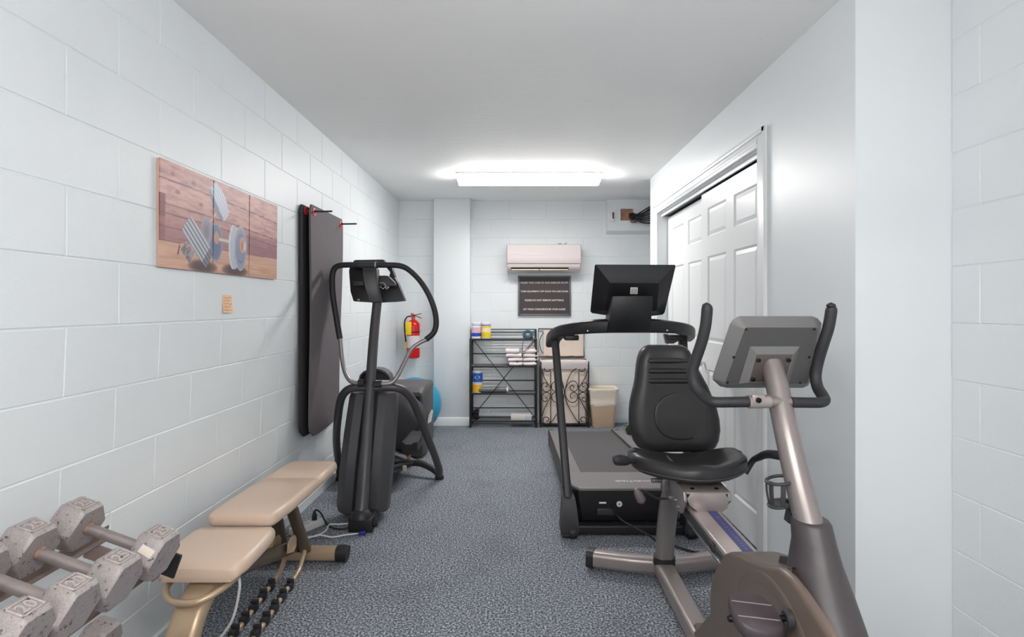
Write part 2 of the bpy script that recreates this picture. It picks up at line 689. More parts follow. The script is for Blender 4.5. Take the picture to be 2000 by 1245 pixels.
def fixture(x0, x1, y, label, m, drop=0.0):
    t = thing('ceiling_light', label, 'light fixture', ((x0 + x1) / 2, y, H))
    h = MB()
    top = H - drop
    h.box2((x0 - 0.012, y - (0.097 if not drop else 0.03), top - 0.016), (x1 + 0.012, y + (0.085 if not drop else 0.03), top), 0.003)
    if not drop:                      # white reflector added at the back to send the light forwards
        h.prism([V(x0 - 0.004, y + 0.068, H - 0.014), V(x0 - 0.004, y + 0.074, H - 0.080), V(x0 - 0.004, y + 0.08, H - 0.080), V(x0 - 0.004, y + 0.082, H - 0.014)], (x1 - x0 + 0.008, 0, 0), 0.002)
    if drop:
        for x in (x0 + 0.2, x1 - 0.2):
            h.tube([V(x, y, top), V(x, y, H)], 0.003, 6, spline=False)
    part('housing', h, M_WHITE, t)
    d = MB()
    rings = []
    sec = ((-1, 0), (-1, 0.4), (-0.93, 0.62), (-0.75, 0.76), (-0.3, 0.9), (0.2, 0.98), (0.7, 0.98), (0.88, 0.9), (0.84, 0)) if not drop else \
        [(math.cos(2 * math.pi * i / 16), 0.62 + 0.62 * math.sin(2 * math.pi * i / 16)) for i in range(16)]
    for x, k in ((x0, 0.75), (x0 + 0.006, 0.95), (x0 + 0.02, 1), (x1 - 0.02, 1), (x1 - 0.006, 0.95), (x1, 0.75)):
        rings.append([V(x, y + a * 0.08, top - 0.016 - b * 0.066 * k) for a, b in sec])
    d.loft(rings)
    part('diffuser', d, m, t, 'glowing frosted cover', 50)
    return t


fixture(-0.512, 0.739, 4.72, 'long glowing white LED fixture on the grey ceiling before the back wall', M_LEDF)
fixture(-0.512, 0.739, 0.25, 'unseen white LED tube added as fill light, hung above the dumbbell rack', M_LEDFILL, 0.78)
fixture(-0.512, 0.739, -1.4, 'unseen white LED tube added as fill light, hung by the added end opening', M_LEDFILL, 0.78)

# ------------------------------------------------------------------ canvas triptych (a flat print, painted per vertex)
def mixc(a, b, t):
    t = max(0.0, min(1.0, t))
    return tuple(a[i] + (b[i] - a[i]) * t for i in range(3))


def hsh(i, j):
    v = math.sin(i * 127.1 + j * 311.7) * 43758.5453
    return v - math.floor(v)


def vnoise(x, y):
    i, j = math.floor(x), math.floor(y)
    fx, fy = x - i, y - j
    fx, fy = fx * fx * (3 - 2 * fx), fy * fy * (3 - 2 * fy)
    return (hsh(i, j) * (1 - fx) + hsh(i + 1, j) * fx) * (1 - fy) + (hsh(i, j + 1) * (1 - fx) + hsh(i + 1, j + 1) * fx) * fy


def inrot(p, c, d):
    """Coordinates of p along and across direction d from c."""
    L = math.hypot(*d)
    ux, uy = d[0] / L, d[1] / L
    x, y = p[0] - c[0], p[1] - c[1]
    return x * ux + y * uy, -x * uy + y * ux


def paint(s, t):
    """The printed photograph: weights on a wooden bench before a plank wall. s, t in metres."""
    floor_t = 0.097 + 0.01 * s
    if t > floor_t:
        edges = (0.097, 0.15, 0.2, 0.235, 0.325, 0.42)
        tt = t - (-0.03 * s + 0.02 * math.sin(s * 3) * 0.3) * (1 if t > 0.15 else 0)
        k = sum(tt > e for e in edges)
        base = ((170, 118, 118), (158, 110, 112), (172, 122, 118), (182, 134, 126), (196, 150, 140), (192, 146, 138), (186, 140, 132))[k]
        g = vnoise(s * 14 + k * 9, tt * 90) - 0.5 + 0.7 * (vnoise(s * 40 + k * 5, tt * 240) - 0.5)
        base = mixc(base, (110, 66, 70), 0.16 + 0.5 * g)
        if min(abs(tt - e) for e in edges) < 0.0026:
            base = (104, 62, 66)
        for cx, cy in ((0.1, 0.29), (0.2, 0.345), (0.07, 0.35), (0.78, 0.31), (0.86, 0.16), (0.25, 0.27)):
            r = math.hypot((s - cx) / 1.8, t - cy)
            if r < 0.01:
                base = mixc((112, 70, 70), base, r / 0.012)
        if s < 0.028 and t < 0.27:                       # darker end grain along the left edge
            base = mixc(base, (112, 52, 56), 0.4 + 0.5 * (vnoise(s * 3, t * 70) > 0.45))
        if s > 0.62 and t < 0.2:
            base = mixc(base, (126, 78, 88), 0.5)
        col = base
    else:
        g = vnoise(s * 10, t * 160) - 0.5
        col = mixc((206, 164, 140), (164, 118, 98), 0.3 + 0.7 * g)
        for cx, rx, cy in ((0.27, 0.11, 0.02), (0.52, 0.12, 0.02)):
            r = ((s - cx) / rx) ** 2 + ((t - cy) / 0.03) ** 2
            if r < 1:
                col = mixc((74, 52, 56), col, r * r)
    p = (s, t)
    # shaft standing between the plates
    a, b = inrot(p, (0.225, 0.12), (0.15, 0.148))
    if 0 < a < 0.21 and abs(b) < 0.007:
        col = mixc((214, 190, 186), (150, 110, 110), abs(b) / 0.007)
    # upper plates, leaning
    a, b = inrot(p, (0.385, 0.305), (0.11, -0.12))
    if abs(a) < 0.082 and abs(b) < 0.04 * math.sqrt(max(0, 1 - (a / 0.09) ** 2)) + 0.012:
        col = mixc((150, 160, 178), (206, 212, 222), 0.5 + 0.5 * math.sin(b * 420))
        if b < -0.024:
            col = (112, 116, 136)
    # dark plate standing behind
    r = math.hypot((s - 0.36) / 0.05, (t - 0.13) / 0.085)
    if r < 1:
        col = mixc((70, 88, 130), (104, 112, 136), r)
        if r > 0.88:
            col = (134, 138, 154)
    r = math.hypot((s - 0.29) / 0.04, (t - 0.17) / 0.06)
    if r < 1:
        col = mixc((104, 104, 116), (150, 146, 152), r)
    # lying dumbbell at left: stack of plates
    a, b = inrot(p, (0.235, 0.115), (0.17, -0.145))
    if abs(a) < 0.105 and abs(b) < 0.034 + 0.012 * math.sqrt(max(0, 1 - (a / 0.11) ** 2)):
        col = mixc((92, 96, 110), (196, 200, 208), 0.5 + 0.5 * math.sin(b * 330 + 1))
        if a > 0.07:
            col = mixc(col, (60, 60, 72), 0.5)
    a, b = inrot(p, (0.165, 0.07), (0.12, -0.1))
    if abs(a) < 0.035 and abs(b) < 0.026:
        col = mixc((84, 70, 76), (170, 160, 168), vnoise(a * 150, b * 90))
    a, b = inrot(p, (0.11, 0.072), (0.01, 0.03))
    if abs(a) < 0.02 and abs(b) < 0.004:
        col = (92, 58, 56)
    # shaft and plates of the third dumbbell
    if 0.375 < s < 0.48 and abs(t - 0.146) < 0.011:
        col = mixc((216, 202, 202), (132, 112, 114), abs(t - 0.146) / 0.011)
    r = math.hypot((s - 0.365) / 0.02, (t - 0.15) / 0.028)
    if r < 1:
        col = (176, 132, 108)
    for cx, rx, c0 in ((0.498, 0.036, (178, 184, 196)), (0.515, 0.04, (132, 138, 156))):
        r = math.hypot((s - cx) / rx, (t - 0.125) / 0.1)
        if r < 1:
            col = mixc(c0, (206, 208, 214), 0.5 + 0.5 * math.sin(s * 500))
    r = math.hypot((s - 0.566) / 0.056, (t - 0.125) / 0.103)
    if r < 1:
        col = mixc((112, 116, 140), (142, 146, 164), r)
        if r > 0.93:
            col = (168, 168, 176)
        if abs(r - 0.62) < 0.04:
            col = (98, 104, 138)
    r = math.hypot((s - 0.582) / 0.024, (t - 0.142) / 0.036)
    if r < 1:
        col = mixc((150, 96, 74), (206, 154, 124), r)
    r = math.hypot((s - 0.602) / 0.012, (t - 0.138) / 0.024)
    if r < 1:
        col = (196, 182, 178)
    n = vnoise(s * 700, t * 700) - 0.5
    return tuple(lin([min(255, max(0, (c + 14) * (1.02 + 0.05 * n))) for c in col]))


pm = bpy.data.materials.new('canvas_print')
pm.use_nodes = True
nt = pm.node_tree
at_n = nt.nodes.new('ShaderNodeAttribute'); at_n.attribute_name = 'print'
nt.links.new(at_n.outputs['Color'], nt.nodes['Principled BSDF'].inputs['Base Color'])
nt.nodes['Principled BSDF'].inputs['Roughness'].default_value = 0.45
M_CANV = mat('canvas_edge', (206, 176, 160), 0.8)
Y0A = 1.925
for y0, y1, lab in ((1.925, 2.260, 'canvas print of stacked weight plates on planks, nearest panel of the three'),
                    (2.268, 2.565, 'canvas print with the standing grey dumbbell wheel, middle panel of the three'),
                    (2.574, 2.868, 'canvas print of mostly bare pinkish planks, panel nearest the hanging mats')):
    zb_, zt_ = 1.43, 1.823
    xf, xb = -1.2835, XL + PROUD - 0.0005
    t = thing('wall_canvas', lab, 'picture', (XL, (y0 + y1) / 2, zb_), 'workout canvas triptych on the block wall')
    part('stretcher', MB().box2((xb, y0, zb_), (xf - 0.001, y1, zt_), 0.002), M_CANV, t)
    nx = max(40, int((y1 - y0) / 0.0034)); nz = 116
    g = MB()
    g.v = [Vector((xf + 0.004 * (j / nz), y0 + (y1 - y0) * i / nx, zb_ + (zt_ - zb_) * j / nz)) for j in range(nz + 1) for i in range(nx + 1)]
    g.f = [(j * (nx + 1) + i, j * (nx + 1) + i + 1, (j + 1) * (nx + 1) + i + 1, (j + 1) * (nx + 1) + i) for j in range(nz) for i in range(nx)]
    cols = []
    for p in g.v:
        cols += [*paint(p.y - Y0A, p.z - zb_), 1.0]
    # close the sheet into a thin wrapped canvas
    o0 = len(g.v)
    rim = [i for i in range(nx + 1)] + [j * (nx + 1) + nx for j in range(1, nz + 1)] + [nz * (nx + 1) + i for i in range(nx - 1, -1, -1)] + [j * (nx + 1) for j in range(nz - 1, 0, -1)]
    for i in rim:
        g.v.append(Vector((xf - 0.002, g.v[i].y, g.v[i].z)))
        cols += cols[i * 4:i * 4 + 4]
    for k in range(len(rim)):
        k2 = (k + 1) % len(rim)
        g.f.append((rim[k2], rim[k], o0 + k, o0 + k2))
    pr = part('printed_canvas', g, pm, t)
    ca = pr.data.color_attributes.new('print', 'FLOAT_COLOR', 'POINT')
    ca.data.foreach_set('color', cols)

# ------------------------------------------------------------------ sticky note
nx_ = XL + PROUD
t = thing('sticky_note', 'small peach sticky note with faint handwriting stuck on the block wall', 'note', (nx_, 2.4, 1.2565))
M_NOTE = mat('peach_paper', (250, 205, 165), 0.8)
n = MB()
n.loft([[V(nx_ + 0.0006 + 0.006 * k ** 2, 2.358, 1.338 - 0.08 * k), V(nx_ + 0.0006 + 0.006 * k ** 2, 2.436, 1.336 - 0.08 * k),
         V(nx_ + 0.0001 + 0.006 * k ** 2, 2.436, 1.336 - 0.08 * k), V(nx_ + 0.0001 + 0.006 * k ** 2, 2.358, 1.338 - 0.08 * k)] for k in (0, 0.3, 0.6, 0.8, 1)])
part('paper', n, M_NOTE, t)
n = MB()
for r_ in range(5):
    z = 1.326 - 0.014 * r_
    pts = [V(nx_ + 0.0022 + 0.006 * ((1.338 - z) / 0.08) ** 2, 2.366 + 0.0045 * i, z + random.uniform(-0.003, 0.003)) for i in range(15 - (r_ % 2) * 3)]
    n.tube(pts, 0.0006, 4, 2)
part('handwriting', n, mat('ink_brown', (170, 130, 100), 0.8), t)

# ------------------------------------------------------------------ exercise mats on their hooks
M_MAT = mat('grey_foam_mat', (100, 94, 97), 0.75, bump=0.25, bscale=350, vary=0.04, vscale=5, dist=0.001)
M_MATB = mat('black_foam_mat', (38, 37, 40), 0.75, bump=0.25, bscale=350, dist=0.001)
M_RED = mat('red_grommet', (222, 44, 50), 0.4)


def wall_mat(y0, y1, z0, z1, xc, th, m, label, sway, gy, gz):
    """A mat hanging close to the wall: a rounded sheet, curled towards the wall at its foot."""
    t = thing('exercise_mat', label, 'exercise mat', (xc, (y0 + y1) / 2, z0), 'foam mats hanging on the wall hooks')
    r = 0.07
    g = MB()
    nz, ny = 36, 14
    def half(z):
        ins = 0.0
        if z < z0 + r:
            ins = r - math.sqrt(max(0, r * r - (z0 + r - z) ** 2))
        if z > z1 - 0.03:
            ins = 0.03 - math.sqrt(max(0, 0.03 ** 2 - (z - z1 + 0.03) ** 2))
        return ins
    rings = []
    for j in range(nz + 1):
        z = z0 + (z1 - z0) * j / nz
        if j in (0, nz):
            z += 0.0015 if j == 0 else -0.0015
        ins = half(z)
        a, b = y0 + ins, y1 - ins
        ring = []
        def X(y, z):
            k = (z1 - z) / (z1 - z0)
            v = (y - y0) / (y1 - y0)
            return xc + sway * (0.012 * math.sin(k * 5.0 + v * 2) * k - 0.02 * v * k * k + 0.016 * k * k * math.sin(v * 4 + 0.6))
        for i in range(ny + 1):
            y = a + (b - a) * i / ny
            ring.append(V(X(y, z) + th / 2, y, z))
        for i in range(ny, -1, -1):
            y = a + (b - a) * i / ny
            ring.append(V(X(y, z) - th / 2, y, z))
        rings.append(ring)
    g.loft(rings)
    part('foam_sheet', g, m, t, angle=50)
    for y in gy:
        q = MB()
        q.lathe([(0.012, 0), (0.026, 0), (0.027, 0.003), (0.022, 0.0055), (0.014, 0.004), (0.012, 0)], (xc + th / 2 - 0.0004, y, gz), 'x', 24, False)
        part('grommet', q, M_RED, t, 'red grommet ring')
    return t


wall_mat(3.165, 3.76, 0.50, 1.895, -1.279, 0.014, M_MATB, 'black foam exercise mat hanging behind the grey mat, against the wall', 0.2, (3.235,), 1.865)
wall_mat(3.22, 3.82, 0.49, 1.905, -1.242, 0.012, M_MAT, 'dark grey foam exercise mat hanging in front, with two red grommets', 1.0, (3.275, 3.775), 1.862)
for y, lab in ((3.275, 'thin black wall hook through the near grommet of the grey mat'), (3.775, 'thin black wall hook through the far grommet of the grey mat')):
    h = MB()
    h.tube([V(XL + PROUD, y, 1.867), V(-1.2, y, 1.867), V(-1.125, y, 1.868)], 0.0055, 10)
    h.lathe([(0.02, 0), (0.02, 0.003), (0.006, 0.004)], (XL + PROUD, y, 1.867), 'x', 16)
    solo('wall_hook', h, M_BLACKM, lab, 'hook', 'hooks the mats hang on')

# ------------------------------------------------------------------ back wall: air conditioner, sign, sensor, cables
t = thing('air_conditioner', 'white wall-mounted split air conditioner above the black sign', 'air conditioner', (0.3, YB, 1.653))
M_AC = mat('warm_white_plastic', (222, 211, 209), 0.3)
ax0, ax1 = -0.1, 0.695
b = MB()
sec = [(YB, 1.945), (5.72, 1.948), (5.695, 1.94), (5.69, 1.8), (5.695, 1.75), (5.70, 1.742), (5.74, 1.735), (YB, 1.735)]
b.loft([[V(x, y if i in (0, 7) else y + d, z) for i, (y, z) in enumerate(sec)] for x, d in ((ax0, 0.012), (ax0 + 0.008, 0.0), (ax1 - 0.008, 0.0), (ax1, 0.012))])
part('front_panel', b, M_AC, t, angle=40)
b = MB()
sec = [(YB, 1.738), (5.715, 1.738), (5.703, 1.728), (5.705, 1.712), (5.73, 1.676), (5.78, 1.655), (YB, 1.652)]
b.loft([[V(x, y if i in (0, 6) else y + d, z) for i, (y, z) in enumerate(sec)] for x, d in ((ax0 + 0.004, 0.014), (ax0 + 0.014, 0), (ax1 - 0.014, 0), (ax1 - 0.004, 0.014))])
part('lower_housing', b, M_AC, t)
b = MB()
b.prism([V(ax0 + 0.045, 5.712, 1.7), V(ax0 + 0.045, 5.733, 1.67), V(0.56, 5.733, 1.67), V(0.56, 5.712, 1.7)], (0, -0.004, -0.003))
part('air_outlet', b, M_HOLE, t, 'dark air outlet slot')
for x0_, x1_ in ((ax0 + 0.05, 0.245), (0.253, 0.555)):
    b = MB()
    b.bar([V(x0_, 5.712, 1.676), V(x1_, 5.712, 1.676)], 0.02, 0.004, spline=False, up=(0, -0.6, 0.8))
    part('louver', b, mat('cream_louver', (226, 214, 198), 0.4), t)
b = MB()
b.tube([V(ax0 + 0.03, 5.692, 1.853), V(0.0, 5.6895, 1.85), V(0.1, 5.6895, 1.837), V(0.22, 5.6895, 1.834), V(0.34, 5.6905, 1.834)], [0.001, 0.0035, 0.0035, 0.0032, 0.001], 8)
part('crest_line', b, mat('glossy_white', (250, 246, 244), 0.15), t)
b = MB()
b.box2((0.45, 5.75, 1.947), (0.49, 5.79, 1.962), 0.003)
b.tube([V(0.50, 5.77, 1.95), V(0.53, 5.77, 1.957), V(0.545, 5.78, 1.97), V(0.55, 5.85, 1.972)], 0.004, 8)
part('pipe_clip', b, mat('grey_plastic', (150, 146, 146), 0.5), t)

t = thing('rules_sign', 'black framed notice with four lines of white capitals below the air conditioner', 'sign', (0.312, YB, 1.181))
q0, q1, w0, w1 = 0.022, 0.602, 1.181, 1.619
b = MB()
fw = 0.018
b.box2((q0, 5.868, w0), (q1, 5.896, w0 + fw), 0.004); b.box2((q0, 5.868, w1 - fw), (q1, 5.896, w1), 0.004)
b.box2((q0, 5.868, w0), (q0 + fw, 5.896, w1), 0.004); b.box2((q1 - fw, 5.868, w0), (q1, 5.896, w1), 0.004)
part('sign_frame', b, mat('pewter_frame', (112, 110, 110), 0.4, 0.4), t, 'thin pewter grey frame')
part('sign_board', MB().box2((q0 + 0.01, 5.876, w0 + 0.01), (q1 - 0.01, 5.895, w1 - 0.01)), mat('black_board', (66, 58, 58), 0.5, bump=0.2, bscale=300), t)
M_LET = mat('white_lettering', (236, 228, 226), 0.6)
for i, (s_, w_, z_) in enumerate((('PLEASE TAKE CARE OF OUR EXERCISE ROOM.', 0.525, 1.545), ('TURN EQUIPMENT OFF ONCE YOU ARE DONE.', 0.525, 1.447),
                                ('PLEASE DO NOT REMOVE ANYTHING.', 0.43, 1.351), ('LET YOUR CONSCIENCE BE YOUR GUIDE.', 0.465, 1.252))):
    part('lettering', text_mb(s_, 0.03, frame((0.312, 5.8758, z_), (1, 0, 0), (0, 0, 1)), 0.0006, width=w_, height=0.0205, bold=0.0004 if i else 0.0), M_LET, t)

t = thing('thermostat_sensor', 'small white boxy sensor with a dark window beside the square wall hole', 'sensor', at(1196, 433, YS - 0.01))
b = MB(); b.box2(at(1190, 433, YS - 0.01), at(1202, 413, YS - 0.01) + V(0, 0.011, 0), 0.003)
b.box2(at(1194.5, 432, YS - 0.03), at(1202, 412.5, YS - 0.03) + V(0, 0.03, 0), 0.004)
part('body', b, M_WHITE, t)
b = MB(); b.box2(at(1196, 427.5, YS - 0.033), at(1199.6, 415, YS - 0.033) + V(0, 0.004, 0), 0.001)
part('window', b, mat('smoked_window', (70, 68, 92), 0.2), t)

M_CABLE = mat('black_cable', (24, 24, 26), 0.5)
ends = [(404, .016), (410, .02), (414, .0), (418, .01), (423, .03), (427, .0), (431, .015), (436, .01), (407, .04)]
for k, (ye, dy) in enumerate(ends):
    c = MB()
    sx = 1231 + 3 * math.cos(k * 2.1); sy = 420 + 1.1 * (k - 3)
    Ys = YS - 0.012
    c.tube([at(sx, sy, YB - 0.03), at(sx + 2, sy, Ys), at(sx + 10, sy + 2 + (k % 3), Ys - 0.03 - dy), at(1252, (sy + ye) / 2 + 4, Ys - 0.05 - dy), at(1270, ye, Ys - 0.06 - dy), at(1292, ye - 7, Ys - 0.06 - dy)],
           0.0065 + 0.002 * (k % 2), 8, 5)
    lab_ = {0: 'uppermost black cable of the bundle coming out of the square wall hole', 7: 'lowest sagging black cable of the bundle at the square wall hole'}.get(k, 'black cable inside the bundle coming out of the square hole in the back wall')
    solo('black_cable', c, M_CABLE, lab_, 'cable', 'cable bundle in the wall hole')
c = MB()
for k in range(5):
    a = k * 1.3
    c.tube([at(1232 + k, 428, YS - 0.02), at(1231 + 2 * k, 433 + 1.5 * math.sin(a), YS - 0.03), at(1236 + 2 * k, 435, YS - 0.035), at(1240 + k, 431, YS - 0.04)], 0.003, 6, 4)
solo('wire_ends', c, mat('copper_brown_wire', (120, 84, 66), 0.5), 'curled brown wire ends hanging below the black cable bundle', 'wire')

# ------------------------------------------------------------------ fire extinguisher
ex, ey = -1.116, 5.812
t = thing('fire_extinguisher', 'red fire extinguisher with yellow tag hanging on the recess wall', 'fire extinguisher', (ex, YB, 0.727))
M_REDP = mat('red_gloss_paint', (214, 26, 30), 0.25)
b = MB(); b.lathe([(0.05, 0.722), (0.066, 0.728), (0.069, 0.74), (0.069, 1.075), (0.064, 1.1), (0.045, 1.125), (0.022, 1.138), (0.018, 1.15)], (ex, ey, 0), 'z', 28)
part('cylinder', b, M_REDP, t)
b = MB(); b.lathe([(0.0695, 0.835), (0.0702, 0.837), (0.0702, 0.965), (0.0695, 0.967)], (ex, ey, 0), 'z', 28, False)
lb = part('paper_label', b, mat('label_paper', (226, 214, 216), 0.5, vary=0.08, vscale=60), t, 'pale printed label band')
b = MB()
for k in range(6):
    b.add([V(ex + 0.0712 * math.sin(a), ey - 0.0712 * math.cos(a), z) for a, z in ((-0.5, 0.945 - 0.018 * k), (0.7 - 0.2 * (k % 3), 0.945 - 0.018 * k), (0.7 - 0.2 * (k % 3), 0.938 - 0.018 * k), (-0.5, 0.938 - 0.018 * k))], [(0, 1, 2, 3)])
b.v = b.v + [V(p.x, p.y + 0.0008, p.z) for p in b.v]
b.f = b.f + [tuple(i + 24 for i in reversed(f)) for f in b.f]
part('print_line', b, mat('label_red_print', (190, 120, 124), 0.5), lb, kind='stuff')
b = MB(); b.box2((ex - 0.069, ey - 0.08, 0.978), (ex - 0.006, ey - 0.072, 1.118), 0.002)
part('yellow_tag', b, mat('yellow_tag_card', (248, 214, 30), 0.5), t, 'bright yellow inspection tag')
b = MB(); b.lathe([(0.0705, 1.0), (0.0715, 1.002), (0.0715, 1.012), (0.0705, 1.014)], (ex, ey, 0), 'z', 28, False)
part('strap', b, M_BLACK, t)
b = MB(); b.lathe([(0.016, 1.145), (0.02, 1.15), (0.02, 1.175), (0.014, 1.18), (0.012, 1.195)], (ex - 0.0, ey, 0), 'z', 16)
b.box((ex - 0.012, ey, 1.19), (0.03, 0.03, 0.04), 0.006)
part('valve', b, mat('red_valve', (206, 90, 84), 0.35), t)
for dz, l in ((0.03, 'carry_handle'), (0.0, 'squeeze_lever')):
    b = MB()
    b.bar([V(ex - 0.005, ey - 0.01, 1.185), V(ex + 0.03, ey - 0.012, 1.18 + dz * 0.4), V(ex + 0.092, ey - 0.014, 1.155 + dz * 1.7)], 0.02, 0.007)
    part(l, b, M_BLACK, t)
b = MB(); b.tube([V(ex - 0.02, ey - 0.02, 1.175), V(ex - 0.06, ey - 0.03, 1.17), V(ex - 0.088, ey - 0.03, 1.12), V(ex - 0.086, ey - 0.025, 1.0), V(ex - 0.078, ey - 0.02, 0.9)], 0.0075, 10)
part('hose', b, M_RUBBER, t)
b = MB(); b.lathe([(0.009, 0.0), (0.012, -0.03), (0.014, -0.07), (0.012, -0.075)], (ex - 0.078, ey - 0.02, 0.9), 'z', 14)
part('nozzle', b, mat('yellow_nozzle', (220, 196, 90), 0.5), t, 'pale yellow nozzle')
b = MB(); b.box2((ex - 0.03, ey + 0.05, 1.0), (ex + 0.03, YB - 0.001, 1.12), 0.003)
part('bracket', b, M_BLACK, t)

# ------------------------------------------------------------------ exercise ball
b = MB()
prof = []
for i in range(1, 48):
    p = math.pi * i / 48
    rr = 0.277 - (0.0012 if i % 4 == 0 and 10 < i < 38 else 0)
    prof.append((rr * math.sin(p), 0.277 - rr * math.cos(p)))
b.lathe(prof, (-1.045, 5.49, 0), 'z', 48)
solo('exercise_ball', b, mat('blue_vinyl', (52, 166, 206), 0.35), 'large sky blue exercise ball on the floor behind the elliptical', 'exercise ball')

# ------------------------------------------------------------------ black wire shelf unit
sxl, sxr, syf, syb = -0.482, 0.213, 5.655, 5.875
M_WIRE = mat('black_wire', (30, 30, 32), 0.4)
t = thing('wire_shelf', 'black metal four-tier wire shelf unit with crossed braces against the back wall', 'shelf', ((sxl + sxr) / 2, (syf + syb) / 2, 0))
for x in (sxl, sxr):
    for y, zt in ((syf, 0.945), (syb, 1.035)):
        b = MB(); b.box2((x - 0.011, y - 0.011, 0), (x + 0.011, y + 0.011, zt), 0.003)
        part('post', b, M_WIRE, t)
    for z in (0.25, 0.55, 0.85):
        b = MB(); b.tube([V(x, syf, z), V(x, syb, z)], 0.004, 8, spline=False)
        part('side_rail', b, M_WIRE, t)
SHELF_Z = (0.075, 0.363, 0.652, 0.938)
M_SLAT = mat('dark_wire_slat', (74, 73, 77), 0.45)
for z in SHELF_Z:
    b = MB()
    b.box2((sxl, syf - 0.006, z - 0.013), (sxr, syf + 0.003, z), 0.002)
    b.box2((sxl, syb - 0.003, z - 0.010), (sxr, syb + 0.005, z), 0.002)
    for x in (sxl, (sxl + sxr) / 2, sxr):
        b.box2((x - 0.004, syf, z - 0.014), (x + 0.004, syb, z - 0.006))
    sh = part('shelf', b, M_WIRE, t)
    b = MB()
    for k in range(9):
        y = syf + 0.02 + k * (syb - syf - 0.04) / 8
        b.tube([V(sxl, y, z - 0.004), V(sxr, y, z - 0.004)], 0.0042, 6, spline=False)
    part('slat', b, M_SLAT, sh, 'thin round wire slats', kind='stuff')
for z in (1.032, 0.995, 0.765, 0.47, 0.17):
    b = MB(); b.tube([V(sxl, syb, z), V(sxr, syb, z)], 0.0055, 8, spline=False)
    part('back_rail', b, M_WIRE, t)
for a, c_ in (((sxl + 0.03, 0.93), (sxr, 0.09)), ((sxr - 0.01, 0.93), (sxl, 0.09))):
    b = MB(); b.tube([V(a[0], syf + 0.004, a[1]), V(c_[0], syf + 0.004, c_[1])], 0.0042, 8, spline=False)
    part('brace', b, M_WIRE, t)


def canister(x, y, z, r, h, label, bands, group, cap):
    """bands: list of (name, material, z0, z1) as fractions of the height."""
    t = thing('wipes_canister', label, 'canister', (x, y, z), group)
    b = MB(); b.lathe([(r * 0.93, 0), (r, 0.004), (r, h * 0.86), (r * 0.97, h * 0.88)], (x, y, z), 'z', 24)
    part('tub', b, M_WHITE, t)
    b = MB(); b.lathe([(r * 1.02, h * 0.87), (r * 1.03, h * 0.88), (r * 1.03, h * 0.97), (r * 0.96, h)], (x, y, z), 'z', 24)
    part('lid', b, cap, t)
    for nm, m, a, c_ in bands:
        b = MB(); b.lathe([(r * 1.002, h * a), (r * 1.012, h * a + 0.0005), (r * 1.012, h * c_ - 0.0005), (r * 1.002, h * c_)], (x, y, z), 'z', 24, False)
        part(nm, b, m, t)
    return t


M_BLUE = mat('label_blue', (44, 76, 190), 0.4)
M_BLUE2 = mat('label_mid_blue', (30, 96, 176), 0.4)
M_YEL = mat('label_yellow', (246, 214, 40), 0.4)
M_AMB = mat('label_amber', (240, 184, 32), 0.4, vary=0.15, vscale=30)
M_PINK = mat('label_pink_print', (214, 176, 190), 0.45, vary=0.18, vscale=45)
M_LID = mat('pale_lid', (226, 224, 240), 0.35)
zc = SHELF_Z[3] + 0.001
canister(-0.427, 5.735, zc, 0.051, 0.175, 'white wipes canister with a blue lower band on the top shelf by the pilaster',
         [('label_band', M_BLUE, 0.14, 0.36), ('label_print', M_PINK, 0.38, 0.68), ('label_rim', M_BLUE, 0.81, 0.835)], 'canisters on the wire shelf', M_LID)
canister(-0.321, 5.735, zc, 0.051, 0.175, 'wipes canister with yellow label and blue lid edge on the top shelf',
         [('label_band', M_YEL, 0.06, 0.4), ('label_print', mat('label_cream', (244, 224, 190), 0.45, vary=0.1, vscale=40), 0.4, 0.66), ('label_top', M_YEL, 0.66, 0.78), ('label_rim', M_BLUE, 0.80, 0.85)],
         'canisters on the wire shelf', M_LID)
zc = SHELF_Z[1] + 0.001
canister(-0.413, 5.72, zc, 0.052, 0.112, 'squat canister with an amber yellow label, under the blue one',
         [('label_band', M_AMB, 0.06, 0.8)], 'canisters on the wire shelf', M_LID)
c1 = canister(-0.411, 5.72, zc + 0.112, 0.053, 0.118, 'squat bright blue canister stacked on the amber yellow one',
              [('label_band', M_BLUE2, 0.03, 0.84)], 'canisters on the wire shelf', M_LID)
b = MB(); b.loft([[V(-0.411 + 0.03 * math.cos(a) , 5.72 - math.sqrt(max(0, k ** 2 - (0.03 * math.cos(a)) ** 2)), zc + 0.112 + 0.055 + 0.016 * math.sin(a)) for a in [2 * math.pi * i / 16 for i in range(16)]] for k in (0.0535, 0.0548)])
part('label_badge', b, mat('badge_lilac', (208, 202, 232), 0.4), c1)

b = thing('paper_roll', 'grey roll with white ends lying at the front of the third shelf', 'roll', (-0.29, 5.675, SHELF_Z[1]))
q = MB(); q.lathe([(0.03, 0.02), (0.032, 0.022), (0.032, 0.318), (0.03, 0.32)], (-0.42, 5.70, SHELF_Z[1] + 0.033), 'x', 20)
part('roll', q, mat('mid_grey_plastic_film', (112, 114, 118), 0.35), b)
q = MB(); q.lathe([(0.012, 0.0), (0.03, 0.004), (0.031, 0.022), (0.012, 0.03)], (-0.42, 5.70, SHELF_Z[1] + 0.033), 'x', 20)
part('roll_end', q, M_WHITE, b, 'white end of the roll')
q = MB(); q.lathe([(0.012, 0.31), (0.031, 0.318), (0.03, 0.336), (0.012, 0.34)], (-0.42, 5.70, SHELF_Z[1] + 0.033), 'x', 20)
part('roll_end', q, M_WHITE, b, 'white end of the roll')

